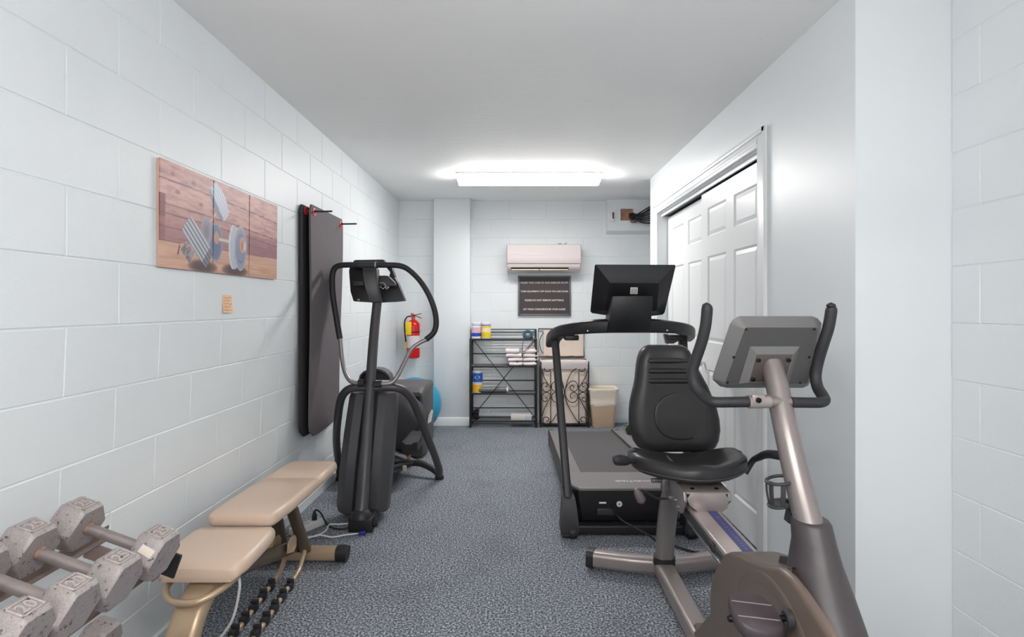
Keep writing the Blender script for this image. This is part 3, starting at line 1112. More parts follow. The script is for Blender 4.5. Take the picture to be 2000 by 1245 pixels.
# white carton and small black bundle on the bottom shelf
t = thing('carton', 'flat white carton with a printed end on the bottom wire shelf', 'box', (0.055, 5.70, SHELF_Z[0]))
b = MB(); b.box2((-0.056, 5.66, SHELF_Z[0] + 0.001), (0.163, 5.76, SHELF_Z[0] + 0.062), 0.003)
part('box', b, mat('carton_white', (228, 222, 218), 0.6), t)
b = MB(); b.box2((0.095, 5.6585, SHELF_Z[0] + 0.008), (0.152, 5.661, SHELF_Z[0] + 0.056), 0.0005)
part('printed_label', b, mat('carton_print', (196, 200, 214), 0.6, vary=0.15, vscale=60), t)
b = MB()
for k in range(9):
    a = k * 2.4
    b.ball((-0.44 + 0.024 * math.cos(a), 5.695 + 0.02 * math.sin(a), SHELF_Z[0] + 0.028 + 0.0085 * k), (0.026, 0.02, 0.024), 8, 6)
solo('glove_bundle', b, mat('black_fabric', (24, 20, 24), 0.85), 'small black crumpled bundle at the left end of the bottom shelf', 'bundle')

t = thing('jump_rope', 'coiled teal and black rope with a loop hanging off the top shelf', 'rope', (0.13, 5.7, SHELF_Z[3]))
b = MB()
for k in range(3):
    r_ = 0.042 - 0.008 * k
    b.tube([V(0.125 + r_ * 1.15 * math.cos(a), 5.70 + 0.02 * math.sin(a), SHELF_Z[3] + 0.046 + r_ * math.sin(a) * 0.9) for a in [2 * math.pi * i / 14 for i in range(14)]], 0.009, 8, 3, True)
part('coil', b, mat('teal_rubber', (40, 84, 96), 0.4), t)
b = MB(); b.ball((0.10, 5.69, SHELF_Z[3] + 0.018), (0.026, 0.016, 0.017), 14, 8); b.ball((0.155, 5.69, SHELF_Z[3] + 0.018), (0.026, 0.016, 0.017), 14, 8)
part('grip', b, M_BLACK, t)
b = MB(); b.tube([V(0.09, 5.665, SHELF_Z[3] + 0.02), V(0.075, 5.640, SHELF_Z[3] - 0.03), V(0.062, 5.640, SHELF_Z[3] - 0.1), V(0.08, 5.640, SHELF_Z[3] - 0.128), V(0.11, 5.640, SHELF_Z[3] - 0.1), V(0.19, 5.642, SHELF_Z[3] + 0.0)], 0.0035, 8, 5)
part('loop_cord', b, mat('grey_cord', (96, 94, 98), 0.6), t)

# folded towels, two stacks, each towel a thing
M_TOW = mat('white_terry', (242, 232, 232), 0.95, bump=0.7, bscale=220, dist=0.004)


def towel_mesh(w, d, h, seed):
    rnd = random.Random(seed)
    b = MB()
    pr = []
    n = 22
    for k in range(n):                      # folded outline in y,z: rounded fold in front, soft layers behind
        a = 2 * math.pi * k / n
        y = d / 2 * math.copysign(abs(math.cos(a)) ** 0.45, math.cos(a))
        z = h / 2 * math.copysign(abs(math.sin(a)) ** 0.7, math.sin(a))
        pr.append((y, z))
    rings = []
    for i in range(9):
        x = -w / 2 + w * i / 8
        k = 0.86 if i in (0, 8) else 1.0
        rings.append([V(x, y * (0.97 if k < 1 else 1) + 0.003 * math.sin(x * 40 + seed), z * k + 0.0022 * math.sin(x * 31 + seed * 2 + y * 20) + rnd.uniform(-0.0008, 0.0008)) for y, z in pr])
    b.loft(rings)
    # the fold line on the front edge
    b2 = MB()
    return mesh_of('folded_towel', b, M_TOW, 60)


for sx, names, rot in ((-0.012, ('', 'left'), 0.05), (0.158, ('', 'right'), -0.04)):
    for k in range(4):
        hh = 0.044 if k < 3 else 0.05
        o = bpy.data.objects.new('folded_towel', towel_mesh(0.152 + 0.01 * ((k * 7) % 3 - 1), 0.21, hh * 1.04, k + (10 if sx > 0.1 else 0)))
        C.objects.link(o)
        o.location = (sx + 0.004 * ((k * 5) % 3 - 1) + (0.012 - 0.012 * k if sx < 0.1 else 0), 5.75, SHELF_Z[2] + 0.001 + hh / 2 + 0.044 * k)
        o.rotation_euler = (0, 0, rot + 0.05 * ((k * 3) % 3 - 1))
        lev = ('bottom', 'second from bottom', 'third from bottom', 'top')[k]
        o['label'] = f"white folded towel, {lev} of the {names[1]} towel stack on the shelf"
        o['category'] = 'towel'
        o['group'] = 'folded towels on the wire shelf'

# ------------------------------------------------------------------ laundry hamper with scrolled wire frame
hx0_, hx1_, hy0, hy1, hz = 0.262, 0.765, 5.655, 5.865, 0.70
t = thing('laundry_hamper', 'black scrolled wire laundry hamper with cream bag and raised lid', 'hamper', ((hx0_ + hx1_) / 2, (hy0 + hy1) / 2, 0))
for x in (hx0_, hx1_):
    for y in (hy0, hy1):
        b = MB(); b.box2((x - 0.008, y - 0.008, 0), (x + 0.008, y + 0.008, hz), 0.002)
        part('post', b, M_WIRE, t)
b = MB()
for z in (0.035, hz):
    b.tube([V(hx0_, hy0, z), V(hx1_, hy0, z), V(hx1_, hy1, z), V(hx0_, hy1, z)], 0.0055, 8, closed=True, spline=False)
part('rim', b, M_WIRE, t)
M_BAG = mat('cream_canvas', (228, 212, 198), 0.9, bump=0.3, bscale=60, vary=0.04, vscale=6, dist=0.004)
b = MB()
rings = []
for j in range(15):
    z = 0.045 + (hz + 0.004 - 0.045) * j / 14
    ring = []
    o_ = rrect(hx1_ - hx0_ - 0.03, hy1 - hy0 - 0.03, 0.04, 12)
    for i, (x, y) in enumerate(o_):
        w_ = 0.005 * math.sin(i * 1.3 + j * 0.35) + 0.004 * math.sin(x * 45 + j * 0.2)
        ring.append(V((hx0_ + hx1_) / 2 + x * (1 + w_ * 0.5), (hy0 + hy1) / 2 + y * (1 + w_ * 3), z))
    rings.append(ring)
b.loft(rings)
part('bag', b, M_BAG, t, 'cream canvas bag inside the frame', 70)
b = MB()
rings = []
for dz, off, fl in ((-0.075, 0.004, 1.0), (-0.05, 0.007, 0.6), (-0.02, 0.01, 0.2), (0.008, 0.009, 0), (0.014, 0.0, 0), (0.012, -0.012, 0)):
    rings.append([V((hx0_ + hx1_) / 2 + x, (hy0 + hy1) / 2 + y, hz + dz + fl * 0.006 * math.sin(i * 1.9)) for i, (x, y) in enumerate(rrect(hx1_ - hx0_ + 2 * off, hy1 - hy0 + 2 * off, 0.025, 12))])
b.loft(rings, False)
part('liner_cuff', b, mat('pale_liner_film', (216, 206, 204), 0.4, bump=0.4, bscale=40, dist=0.004), t, 'pale bag cuff folded over the rim', 70)


def spiral(cx, cz, r0, r1, a0, turns, y, n=18):
    return [V(cx + (r0 + (r1 - r0) * k / n) * math.cos(a0 + turns * 2 * math.pi * k / n), y, cz + (r0 + (r1 - r0) * k / n) * math.sin(a0 + turns * 2 * math.pi * k / n)) for k in range(n + 1)]


def hp(px, py):
    return at(px, py, hy0 - 0.006)


cxm = (hx0_ + hx1_) / 2
yf_ = hy0 - 0.006
strokes = []
for s_ in (-1, 1):
    vx = cxm + s_ * 0.148
    strokes.append([V(vx, yf_, 0.04), V(vx, yf_, 0.6)])
    # big C scrolls back to back in the middle
    strokes.append(spiral(cxm + s_ * 0.078, 0.375, 0.02, 0.078, (math.pi if s_ > 0 else 0) + s_ * 2.2, s_ * -0.9, yf_) if False else
                   [V(cxm + s_ * x, yf_, z) for x, z in ((0.1, 0.42), (0.082, 0.452), (0.06, 0.44), (0.062, 0.405), (0.1, 0.385), (0.135, 0.41), (0.135, 0.46), (0.095, 0.495), (0.045, 0.475), (0.008, 0.41), (0.006, 0.35),
                                                             (0.04, 0.285), (0.09, 0.268), (0.132, 0.30), (0.134, 0.35), (0.1, 0.375), (0.065, 0.36), (0.06, 0.325), (0.082, 0.31))])
    # long bows crossing the panel
    strokes.append([V(cxm + s_ * x, yf_, z) for x, z in ((0.125, 0.63), (0.075, 0.59), (0.03, 0.50), (0.006, 0.40), (0.004, 0.36), (0.02, 0.27), (0.07, 0.17), (0.14, 0.06), (0.165, 0.04))])
    # outer bows and curls
    strokes.append([V(cxm + s_ * x, yf_, z) for x, z in ((0.24, 0.6), (0.215, 0.53), (0.16, 0.44), (0.15, 0.425))])
    strokes.append([V(cxm + s_ * x, yf_, z) for x, z in ((0.24, 0.13), (0.21, 0.21), (0.16, 0.31), (0.15, 0.33))])
    for sg in (1, -1):
        strokes.append([V(cxm + s_ * x, yf_, 0.378 + sg * z) for x, z in ((0.15, 0.03), (0.18, 0.005), (0.215, 0.01), (0.242, 0.04), (0.235, 0.085), (0.205, 0.1), (0.185, 0.082), (0.19, 0.06), (0.208, 0.06))])
    strokes.append([V(cxm + s_ * x, yf_, z) for x, z in ((0.15, 0.62), (0.165, 0.6), (0.19, 0.597), (0.212, 0.615), (0.215, 0.635))])
    strokes.append([V(cxm + s_ * x, yf_, z) for x, z in ((0.15, 0.075), (0.165, 0.045), (0.2, 0.036), (0.228, 0.06), (0.225, 0.1), (0.195, 0.115), (0.17, 0.1), (0.172, 0.075), (0.19, 0.068))])
for st in strokes:
    b = MB(); b.tube(st, 0.0042, 8, 5)
    part('scroll', b, M_WIRE, t)
# the raised lid leaning on the wall
lz0, lz1, ly = 0.728, 1.037, 5.872
lx0, lx1 = 0.246, 0.748
b = MB(); b.tube([V(lx0, ly, lz0), V(lx1, ly, lz0), V(lx1, ly, lz1), V(lx0, ly, lz1)], 0.008, 8, closed=True, spline=False)
lid = part('lid', b, M_WIRE, t, 'black lid frame standing upright')
b = MB()
rings = []
for i in range(13):
    x = lx0 + 0.055 + (lx1 - lx0 - 0.07) * i / 12
    zb2 = lz0 + 0.012 + 0.004 * math.sin(i * 1.7); zt2 = lz1 - 0.014 - 0.004 * math.sin(i * 2.1)
    bul = 0.006 * math.sin(math.pi * i / 12)
    rings.append([V(x, ly - 0.004 - bul, zb2), V(x, ly - 0.006 - bul * 1.5 + 0.002 * math.sin(i), (zb2 + zt2) / 2), V(x, ly - 0.004 - bul, zt2), V(x, ly + 0.004, zt2), V(x, ly + 0.004, zb2)])
b.loft(rings)
part('lid_cloth', b, M_BAG, lid, 'cream cloth panel', 60)
b = MB(); b.tube([V(lx0 + 0.055, ly - 0.008, lz1 - 0.04), V(lx0 + 0.02, ly - 0.008, lz1 - 0.1), V(lx0 + 0.012, ly - 0.008, (lz0 + lz1) / 2), V(lx0 + 0.025, ly - 0.008, lz0 + 0.08), V(lx0 + 0.05, ly - 0.008, lz0 + 0.04)], 0.004, 8)
part('lid_bow', b, M_WIRE, lid)

# ------------------------------------------------------------------ waste bin
t = thing('waste_bin', 'beige plastic waste bin with a pale liner, standing beside the hamper', 'bin', (0.93, 5.75, 0))
b = MB()
b.loft([[V(0.925 + x, 5.735 + y, z) for x, y in rrect(w_, d_, 0.035, 6)] for z, w_, d_ in ((0, 0.225, 0.17), (0.01, 0.235, 0.18), (0.36, 0.292, 0.215), (0.40, 0.3, 0.222), (0.402, 0.29, 0.212))])
part('bin_body', b, mat('beige_plastic', (222, 194, 162), 0.45), t, angle=50)
b = MB()
rings = []
for z, o_, am in ((0.235, 0.002, 0.010), (0.265, 0.007, 0.004), (0.29, 0.0, 0.004), (0.33, 0.004, 0.003), (0.385, 0.006, 0.002), (0.412, 0.012, 0.003), (0.42, 0.004, 0.004), (0.40, -0.02, 0.002), (0.33, -0.03, 0.002)):
    k = (z) / 0.4
    rings.append([V(0.925 + x, 5.735 + y, z + am * math.sin(i * 2.3 + z * 60)) for i, (x, y) in enumerate(rrect(0.235 + 0.065 * k + 2 * o_, 0.18 + 0.042 * k + 2 * o_, 0.04, 9))])
b.loft(rings, False)
part('bin_liner', b, mat('liner_film', (240, 226, 210), 0.35, bump=0.5, bscale=45, dist=0.005), t, 'pale crinkled liner folded over the rim', 70)

# ------------------------------------------------------------------ elliptical trainer
t = thing('elliptical_trainer', 'black elliptical trainer with looped handlebar beside the hanging mats', 'elliptical', (-0.92, 3.9, 0))
M_EDARK = mat('dark_graphite_plastic', (70, 70, 73), 0.38, bump=0.08, bscale=300, dist=0.0005)
M_EFRAME = mat('graphite_metallic', (80, 78, 81), 0.35, 0.35)
M_EGREY = mat('pewter_metallic', (156, 150, 150), 0.3, 0.6)
# slanting post
b = MB(); b.tube([at(705, 1010, 3.05), at(712, 925, 3.16), at(721, 790, 3.32), at(730, 660, 3.47), at(738, 578, 3.56)], [0.036, 0.035, 0.033, 0.031, 0.03], 20, 6)
part('post', b, M_EFRAME, t, 'slanting round post')
# front foot
b = MB()
b.box2((-0.955, 3.03, 0.0), (-0.815, 3.2, 0.085), 0.012)
b.lathe([(0.062, 0.082), (0.058, 0.1), (0.045, 0.118), (0.036, 0.125)], (-0.886, 3.06, 0), 'z', 20)
ff = part('front_foot', b, M_BLACK, t)
b = MB(); b.lathe([(0.024, 0), (0.026, 0.004), (0.026, 0.02), (0.02, 0.024)], (-0.815, 3.06, 0.05), 'x', 18)
part('transport_wheel', b, M_RUBBER, ff)
# tall shroud behind the post, with a groove for it
b = MB()
rings = []
for z, yf, hw, cx in ((0.045, 3.18, 0.135, -0.925), (0.055, 3.165, 0.152, -0.925), (0.1, 3.16, 0.158, -0.925), (0.3, 3.2, 0.162, -0.917), (0.5, 3.265, 0.16, -0.913), (0.64, 3.325, 0.157, -0.912), (0.71, 3.353, 0.154, -0.912), (0.735, 3.37, 0.148, -0.912), (0.742, 3.385, 0.13, -0.912)):
    dp = 0.17
    ring = []
    for x, y in ((-1, 0.11), (-0.985, 0.07), (-0.96, 0.05), (-0.68, 0.006), (-0.62, 0.0), (-0.30, 0.0), (-0.28, 0.004), (-0.25, 0.04), (0.25, 0.04), (0.28, 0.004), (0.30, 0.0), (0.62, 0.0), (0.68, 0.006), (0.96, 0.05), (0.985, 0.07), (1, 0.11), (0.85, dp), (-0.85, dp)):
        ring.append(V(cx + x * hw, yf + y, z))
    rings.append(ring)
b.loft(rings)
part('shroud', b, M_EDARK, t, 'tall dark shroud behind the post', 24)
# console
b = MB()
def cpt(px, py):
    return at(px, py, 3.57 - (py - 590) * 0.0011)
b.prism([cpt(681, 530), cpt(684, 514), cpt(735, 512), cpt(735, 592), cpt(690, 589), cpt(684, 570)], (0.0, 0.055, 0.0), 0.007)
b.prism([cpt(733, 538), cpt(770, 540), cpt(779, 556), cpt(791, 588), cpt(772, 590), cpt(733, 592)], (0, 0.055, 0), 0.007)
b.prism([cpt(760, 540), cpt(762, 532), cpt(757, 526), cpt(752, 519), cpt(765, 521), cpt(772, 542)], (0, 0.05, 0), 0.004)
cb = part('console', b, M_BLACK, t)
b = MB()
b.prism([at(686, 516, 3.6), at(692, 508, 3.6), at(748, 507, 3.6), at(756, 515, 3.6), at(752, 522, 3.6), at(688, 522, 3.6)], (0, 0.06, 0), 0.006)
part('console_top', b, M_DARK, cb)
b = MB()
b.prism([at(706, 524, 3.5), at(736, 524, 3.5), at(738, 560, 3.49), at(744, 590, 3.50), at(722, 592, 3.50), at(712, 560, 3.49)], (0, 0.07, 0), 0.01)
part('neck', b, M_EDARK, cb)
b = MB(); b.prism([at(688, 550, 3.53), at(709, 549, 3.53), at(711, 558, 3.53), at(690, 559, 3.53)], (0, 0.04, 0), 0.004)
part('reading_rack', b, M_DARK, cb)
b = MB(); b.prism([at(735, 538.5, 3.545), at(757, 538.5, 3.55), at(771, 552, 3.555), at(772, 559, 3.55), at(737, 560, 3.54)], (0, 0.05, 0), 0.008)
part('logo_plate', b, M_DARK, cb)
def lp(zx, zy):
    return at(660 + zx / 8.893, 480 + zy / 8.893, 3.538)
b = MB(); b.tube([lp(*p) for p in ((688, 750), (684, 690), (705, 655), (740, 645), (790, 650), (815, 675), (826, 712), (800, 735), (785, 752), (762, 735), (738, 715), (715, 735), (694, 754))], 0.0022, 6, 4)
b.tube([lp(*p) for p in ((826, 712), (850, 722), (888, 716), (866, 742), (845, 758), (826, 730))], 0.0022, 6, 4)
part('emblem', b, mat('chrome_emblem', (226, 224, 226), 0.3, 0.2), cb, 'silver outline emblem')
b = MB(); b.box2(at(698, 588, 3.566), at(702.5, 584, 3.566) + V(0, 0.004, 0), 0.0008)
part('tag', b, mat('grey_tag', (150, 148, 148), 0.5), cb)
# handlebar loop: foam grips above, bare tube below
loop = [(672, 738, 3.38), (666, 700, 3.42), (664, 662, 3.45), (657, 622, 3.46), (650, 575, 3.46), (649, 540, 3.46), (655, 523, 3.455), (672, 518, 3.45), (705, 518, 3.445), (745, 518, 3.445),
        (778, 519, 3.455), (797, 526, 3.47), (820, 548, 3.49), (838, 577, 3.50), (849, 607, 3.50), (852, 632, 3.50), (847, 650, 3.49), (832, 664, 3.475)]
b = MB(); b.tube([at(*p) for p in loop[2:18]], 0.0185, 14, 6)
part('handlebar_grip', b, M_RUBBER, t, 'black foam covered upper loop')
b = MB(); b.tube([at(711, 749, 3.345), at(700, 749, 3.35), at(685, 745, 3.36), at(674, 728, 3.385), at(668, 700, 3.42), at(664.5, 660, 3.45)], 0.0135, 12, 6)
part('handlebar_tube', b, M_EGREY, t, 'bare grey lower tube')
b = MB(); b.tube([at(735, 750, 3.345), at(752, 750, 3.35), at(766, 747, 3.36), at(778, 732, 3.38), at(791, 706, 3.42), at(803, 683, 3.45), at(818, 671, 3.465), at(833, 663.5, 3.475)], 0.0135, 12, 6)
part('handlebar_tube', b, M_EGREY, t, 'bare grey lower tube')
b = MB(); b.tube([at(702, 518, 3.445), at(738, 518, 3.445)], 0.021, 16, spline=False)
part('bar_sleeve', b, M_DARK, t)
b = MB(); b.tube([at(733.2, 518, 3.445), at(735.5, 518, 3.445)], 0.0225, 16, spline=False)
part('bar_ring', b, M_STEEL, t, 'thin bright ring')
# hub behind the post and its hood
b = MB(); b.tube([at(700, 749, 3.35), at(712, 749, 3.35)], 0.024, 16, spline=False); b.tube([at(731, 752, 3.35), at(746, 751, 3.35)], 0.024, 16, spline=False)
b.tube([at(703, 752, 3.36), at(742, 752, 3.36)], 0.019, 14, spline=False)
part('pivot_hub', b, M_BLACK, t)
b = MB()
rings = []
for k in range(9):
    a = math.pi * k / 8
    px = 731 - 31 * math.cos(a); py = 745 - 25 * math.sin(a) ** 0.8 if 0 < k < 8 else 745
    p = at(px, py, 3.42)
    rings.append([p, p + V(0, 0.10, 0.0), p + V(0, 0.10, -0.012), p + V(0, 0, -0.012)])
b.loft(rings)
b.prism([at(700 + 1, 743, 3.52)] + [at(731 - 31 * math.cos(math.pi * k / 8), 745 - 25 * math.sin(math.pi * k / 8) ** 0.8, 3.52) for k in range(1, 8)] + [at(761, 743, 3.52)], (0, 0.02, 0))
part('hub_hood', b, M_EFRAME, t, 'dark arched hood over the pivot', 60)
# A frame legs
b = MB(); b.tube([at(725, 758, 3.36), at(700, 757, 3.37), at(681, 761, 3.385), at(668, 775, 3.42), at(662, 800, 3.50), at(657, 860, 3.70), V(-1.29, 3.9, 0.12), V(-1.3, 3.95, 0.04)], 0.026, 14, 6)
part('leg', b, M_EFRAME, t, 'left tube leg of the arched frame')
b = MB(); b.tube([at(730, 758, 3.36), at(768, 757, 3.37), at(790, 764, 3.40), at(806, 783, 3.46), at(821, 818, 3.58), at(846, 882, 3.83), at(858, 918, 3.95), at(857, 929, 3.97)], 0.0265, 14, 6)
part('leg', b, M_EFRAME, t, 'right tube leg of the arched frame')
for p in ((-1.3, 3.96), (-0.572, 3.985)):
    b = MB(); b.lathe([(0.032, 0), (0.034, 0.004), (0.03, 0.03), (0.022, 0.034)], (p[0], p[1], 0), 'z', 16)
    part('foot', b, M_RUBBER, t)
b = MB(); b.tube([at(858, 927, 3.97), at(846, 917, 4.0), at(826, 907, 4.04), at(805, 904, 4.08), at(770, 904, 4.1), V(-1.1, 4.1, 0.08), V(-1.3, 3.97, 0.05)], 0.025, 12, 6)
part('cross_tube', b, M_DARK, t)
# base beam, ramp rails, pedals, drive housing
b = MB(); b.bar([V(-0.90, 3.15, 0.05), V(-0.94, 4.6, 0.05)], 0.09, 0.06, spline=False)
part('base_beam', b, M_BLACK, t)
for s_ in (-1, 1):
    x0_ = -0.94 + s_ * 0.11
    b = MB(); b.bar([V(x0_ - 0.02, 3.66, 0.285), V(x0_ + 0.055 * (s_ > 0), 4.08, 0.10)], 0.036, 0.03, 0.15, spline=False)
    part('ramp_rail', b, M_STEEL if s_ > 0 else M_EGREY, t, 'shiny sloping ramp rail')
    b = MB(); b.tube([V(x0_ - 0.03, 3.55, 0.21), V(x0_ + 0.06, 3.98, 0.125)], 0.012, 8, spline=False)
    b.tube([V(x0_ - 0.03, 3.55, 0.17), V(x0_ + 0.05, 3.98, 0.10)], 0.01, 8, spline=False)
    part('pedal_link', b, M_DARK, t)
    pc = V(-0.94 + s_ * 0.17, 4.0, 0.265)
    b = MB()
    rings = []
    for y, w_, zt in ((-0.17, 0.035, 0.03), (-0.15, 0.06, 0.032), (-0.05, 0.07, 0.018), (0.08, 0.065, 0.02), (0.16, 0.05, 0.035), (0.18, 0.03, 0.045)):
        rings.append([pc + V(x * w_ , y, zz) for x, zz in ((-1, zt), (-0.9, zt + 0.012), (-0.7, zt), (0.7, zt), (0.9, zt + 0.012), (1, zt), (0.95, -0.02), (0.5, -0.035), (-0.5, -0.035), (-0.95, -0.02))])
    b.loft(rings)
    pd = part('pedal', b, M_BLACK, t, 'black foot pedal')
    b = MB()
    b.loft([[pc + V(x, y, z) for x, y, z in ((-0.05, yy, 0.021), (0.05, yy, 0.021), (0.05, yy, 0.026), (-0.05, yy, 0.026))] for yy in (-0.12, 0.13)])
    part('tread', b, M_DARK, pd)
    b = MB(); b.lathe([(0.02, -0.03), (0.026, -0.024), (0.026, 0.024), (0.02, 0.03)], pc + V(-0.035, -0.08, -0.09), 'x', 18)
    part('ramp_roller', b, mat('brass_roller', (160, 122, 98), 0.3, 0.7), t)
    b = MB(); b.bar([pc + V(-0.03, 0, -0.03), V(-0.94 + s_ * 0.16, 4.6, 0.25)], 0.04, 0.05, spline=False)
    part('pedal_arm', b, M_BLACK, t)
b = MB(); b.box2(at(786, 922, 3.75), at(793, 911, 3.75) + V(0, 0.02, 0), 0.003)
part('latch', b, mat('ivory_latch', (190, 182, 160), 0.5), t)
b = MB()
rings = []
for y, hw, zt, cx in ((4.50, 0.150, 0.56, -0.935), (4.55, 0.178, 0.60, -0.94), (4.6, 0.182, 0.612, -0.94), (4.8, 0.184, 0.618, -0.945), (5.02, 0.176, 0.60, -0.95), (5.06, 0.15, 0.55, -0.95)):
    pr = rrect(1, 1, 0.09, 5)
    rings.append([V(cx + x * 2 * hw * (1 - 0.05 * max(0, z)), y, 0.02 + (z + 0.5) * (zt - 0.02)) for x, z in pr])
b.loft(rings)
dh = part('drive_housing', b, mat('grey_graphite_housing', (84, 82, 84), 0.45, bump=0.1, bscale=250), t, 'grey rear drive housing', 25)
b = MB(); b.box2((-0.862, 4.485, 0.1), (-0.806, 4.53, 0.53), 0.004)
part('arm_slot', b, M_HOLE, dh, 'tall dark slot')
b = MB(); b.box2((-1.07, 4.485, 0.1), (-1.014, 4.53, 0.53), 0.004)
part('arm_slot', b, M_HOLE, dh, 'tall dark slot')
b = MB(); b.lathe([(0.24, 0.05), (0.25, 0.02), (0.23, -0.01), (0.12, -0.03), (0.02, -0.034)], (-0.99, 4.47, 0.32), 'y', 40)
part('flywheel_cover', b, M_EDARK, t, 'round dark flywheel cover', 60)
b = MB()
b.prism([at(833, 828, 4.535), at(840, 824, 4.56), at(844, 803, 4.7), at(842, 800, 4.68), at(836, 812, 4.56)], (0.003, 0, 0), 0)
b.xf(Matrix.Translation((0.006, 0, 0)))
part('sticker', b, mat('silver_sticker', (176, 170, 164), 0.4, vary=0.2, vscale=40), dh)

# ------------------------------------------------------------------ power strip and cables by the wall
t = thing('power_strip', 'white power strip on the carpet between the bench and the elliptical', 'power strip', (-1.22, 3.1, 0))
b = MB()
R = Matrix.Rotation(math.radians(-32), 3, 'Z')
c0 = V(-1.2, 3.07, 0.022)
b.box(c0, (0.062, 0.20, 0.04), 0.006, R)
ps = part('body', b, M_WHITE, t)
b = MB()
for k in range(3):
    b.box(c0 + R @ V(0, -0.055 + 0.05 * k, 0.0205), (0.038, 0.036, 0.002), 0.0005, R, 1)
part('outlet', b, mat('outlet_grey', (206, 202, 202), 0.5), ps)
el = next(o for o in C.objects if o.name == 'elliptical_trainer')
pp = c0 + R @ V(0, 0.05, 0.0215)
b = MB(); b.tube([pp + V(0, 0, 0.05), pp + V(0.012, 0, 0.058), pp + V(0.04, -0.01, 0.045), V(-1.1, 3.12, 0.012), V(-1.04, 3.08, 0.006), V(-0.98, 3.08, 0.006), V(-0.93, 3.12, 0.02)], 0.0045, 8, 6)
pc_ = part('power_cord', b, M_CABLE, el, 'black power cord plugged into the white strip')
b = MB(); b.lathe([(0.014, 0.001), (0.015, 0.006), (0.013, 0.03), (0.008, 0.042), (0.006, 0.052)], pp, 'z', 14)
part('plug', b, M_BLACK, pc_)
M_WC = mat('white_cable', (226, 226, 226), 0.45)
b = MB(); b.tube([V(-0.955, 3.16, 0.006), V(-1.03, 3.14, 0.006), V(-1.09, 3.13, 0.008), V(-1.085, 3.05, 0.006), V(-1.11, 2.99, 0.006), V(-1.16, 2.965, 0.006), V(-1.26, 3.0, 0.006)], 0.0048, 8, 6)
solo('white_cord', b, M_WC, 'white cord looping across the carpet near the power strip', 'cord')
b = MB(); b.tube([V(-0.885, 3.015, 0.006), V(-0.95, 2.995, 0.006), V(-1.02, 2.965, 0.006), V(-1.09, 2.965, 0.016), V(-1.2, 2.91, 0.006), V(-1.3, 2.86, 0.006)], 0.0048, 8, 6)
solo('white_cord', b, M_WC, 'white cord with blue end running under the bench to the elliptical foot', 'cord')
b = MB(); b.box2((-0.885, 2.995, 0.002), (-0.845, 3.018, 0.022), 0.004)
solo('cord_connector', b, mat('blue_tape', (48, 46, 150), 0.5), 'small blue connector at the elliptical front foot', 'connector')
b = MB(); b.tube([V(-0.93, 1.79, 0.40), V(-0.93, 1.80, 0.34), V(-0.98, 1.84, 0.2), V(-1.08, 1.88, 0.08), V(-1.16, 1.9, 0.02), V(-1.26, 1.93, 0.006)], 0.0045, 8, 6)
solo('white_cord', b, M_WC, 'white cord drooping from under the bench seat to the carpet', 'cord')

# ------------------------------------------------------------------ weight bench
t = thing('weight_bench', 'tan vinyl adjustable weight bench against the left block wall', 'bench', (-1.06, 2.2, 0))
M_VINYL = mat('tan_vinyl', (214, 189, 168), 0.36, bump=0.12, bscale=260, dist=0.0006)
M_CHAMP = mat('champagne_metal', (190, 166, 138), 0.3, 0.35)
M_BRONZE = mat('dark_bronze_metal', (112, 98, 84), 0.35, 0.45)
def axis(y):
    return -1.03 - 0.055 * (y - 1.73)
def padding(stations, th, rnd=0.35):
    """stations: (y, half width, z of the top); a padded board lofted along its length."""
    b = MB()
    n = len(stations)
    rings = []
    for i, (y, hw, z, k) in enumerate(stations):
        pr = rrect(2 * hw, th * k, th * k * 0.42, 6)
        rings.append([V(axis(y) + x, y, z - th / 2 + zz) for x, zz in pr])
    b.loft(rings)
    return b
st = [(1.712, 0.10, 0.458, 0.55), (1.718, 0.125, 0.45, 0.8), (1.73, 0.14, 0.462, 0.95), (1.76, 0.15, 0.463, 1), (1.86, 0.154, 0.464, 1), (1.96, 0.152, 0.464, 1), (2.0, 0.145, 0.463, 0.96), (2.015, 0.135, 0.45, 0.8), (2.02, 0.12, 0.459, 0.6)]
part('seat', padding(st, 0.056), M_VINYL, t, angle=60)
st = []
for y, hw, k in ((2.024, 0.10, 0.6), (2.031, 0.12, 0.85), (2.05, 0.132, 1), (2.2, 0.14, 1), (2.4, 0.141, 1), (2.54, 0.139, 1)):
    st.append((y, hw, 0.500 - 0.06 * (y - 2.04), k))
st += [(2.55, 0.1375, 0.5 - 0.06 * 0.51 - 0.002, 0.95), (2.556, 0.135, 0.5 - 0.06 * 0.51 - 0.007, 0.84)]
bp_ = part('backrest', padding(st, 0.054), M_VINYL, t, angle=60)
st = [(2.558, 0.135, 0.5 - 0.06 * 0.518 - 0.007, 0.84)]
for y, hw, k in ((2.566, 0.138, 1), (2.75, 0.136, 1), (2.87, 0.132, 1), (2.9, 0.122, 0.92), (2.912, 0.11, 0.7)):
    st.append((y, hw, 0.5 - 0.06 * (y - 2.04), k))
hd = part('headrest', padding(st, 0.054), M_VINYL, t, 'head section past the seam', angle=60)
b = MB(); b.box2((axis(1.85) - 0.11, 1.80, 0.386), (axis(1.85) + 0.11, 1.98, 0.408), 0.004); b.box2((axis(2.4) - 0.07, 2.25, 0.41), (axis(2.4) + 0.07, 2.6, 0.425), 0.004)
part('pad_board', b, M_BLACK, t)
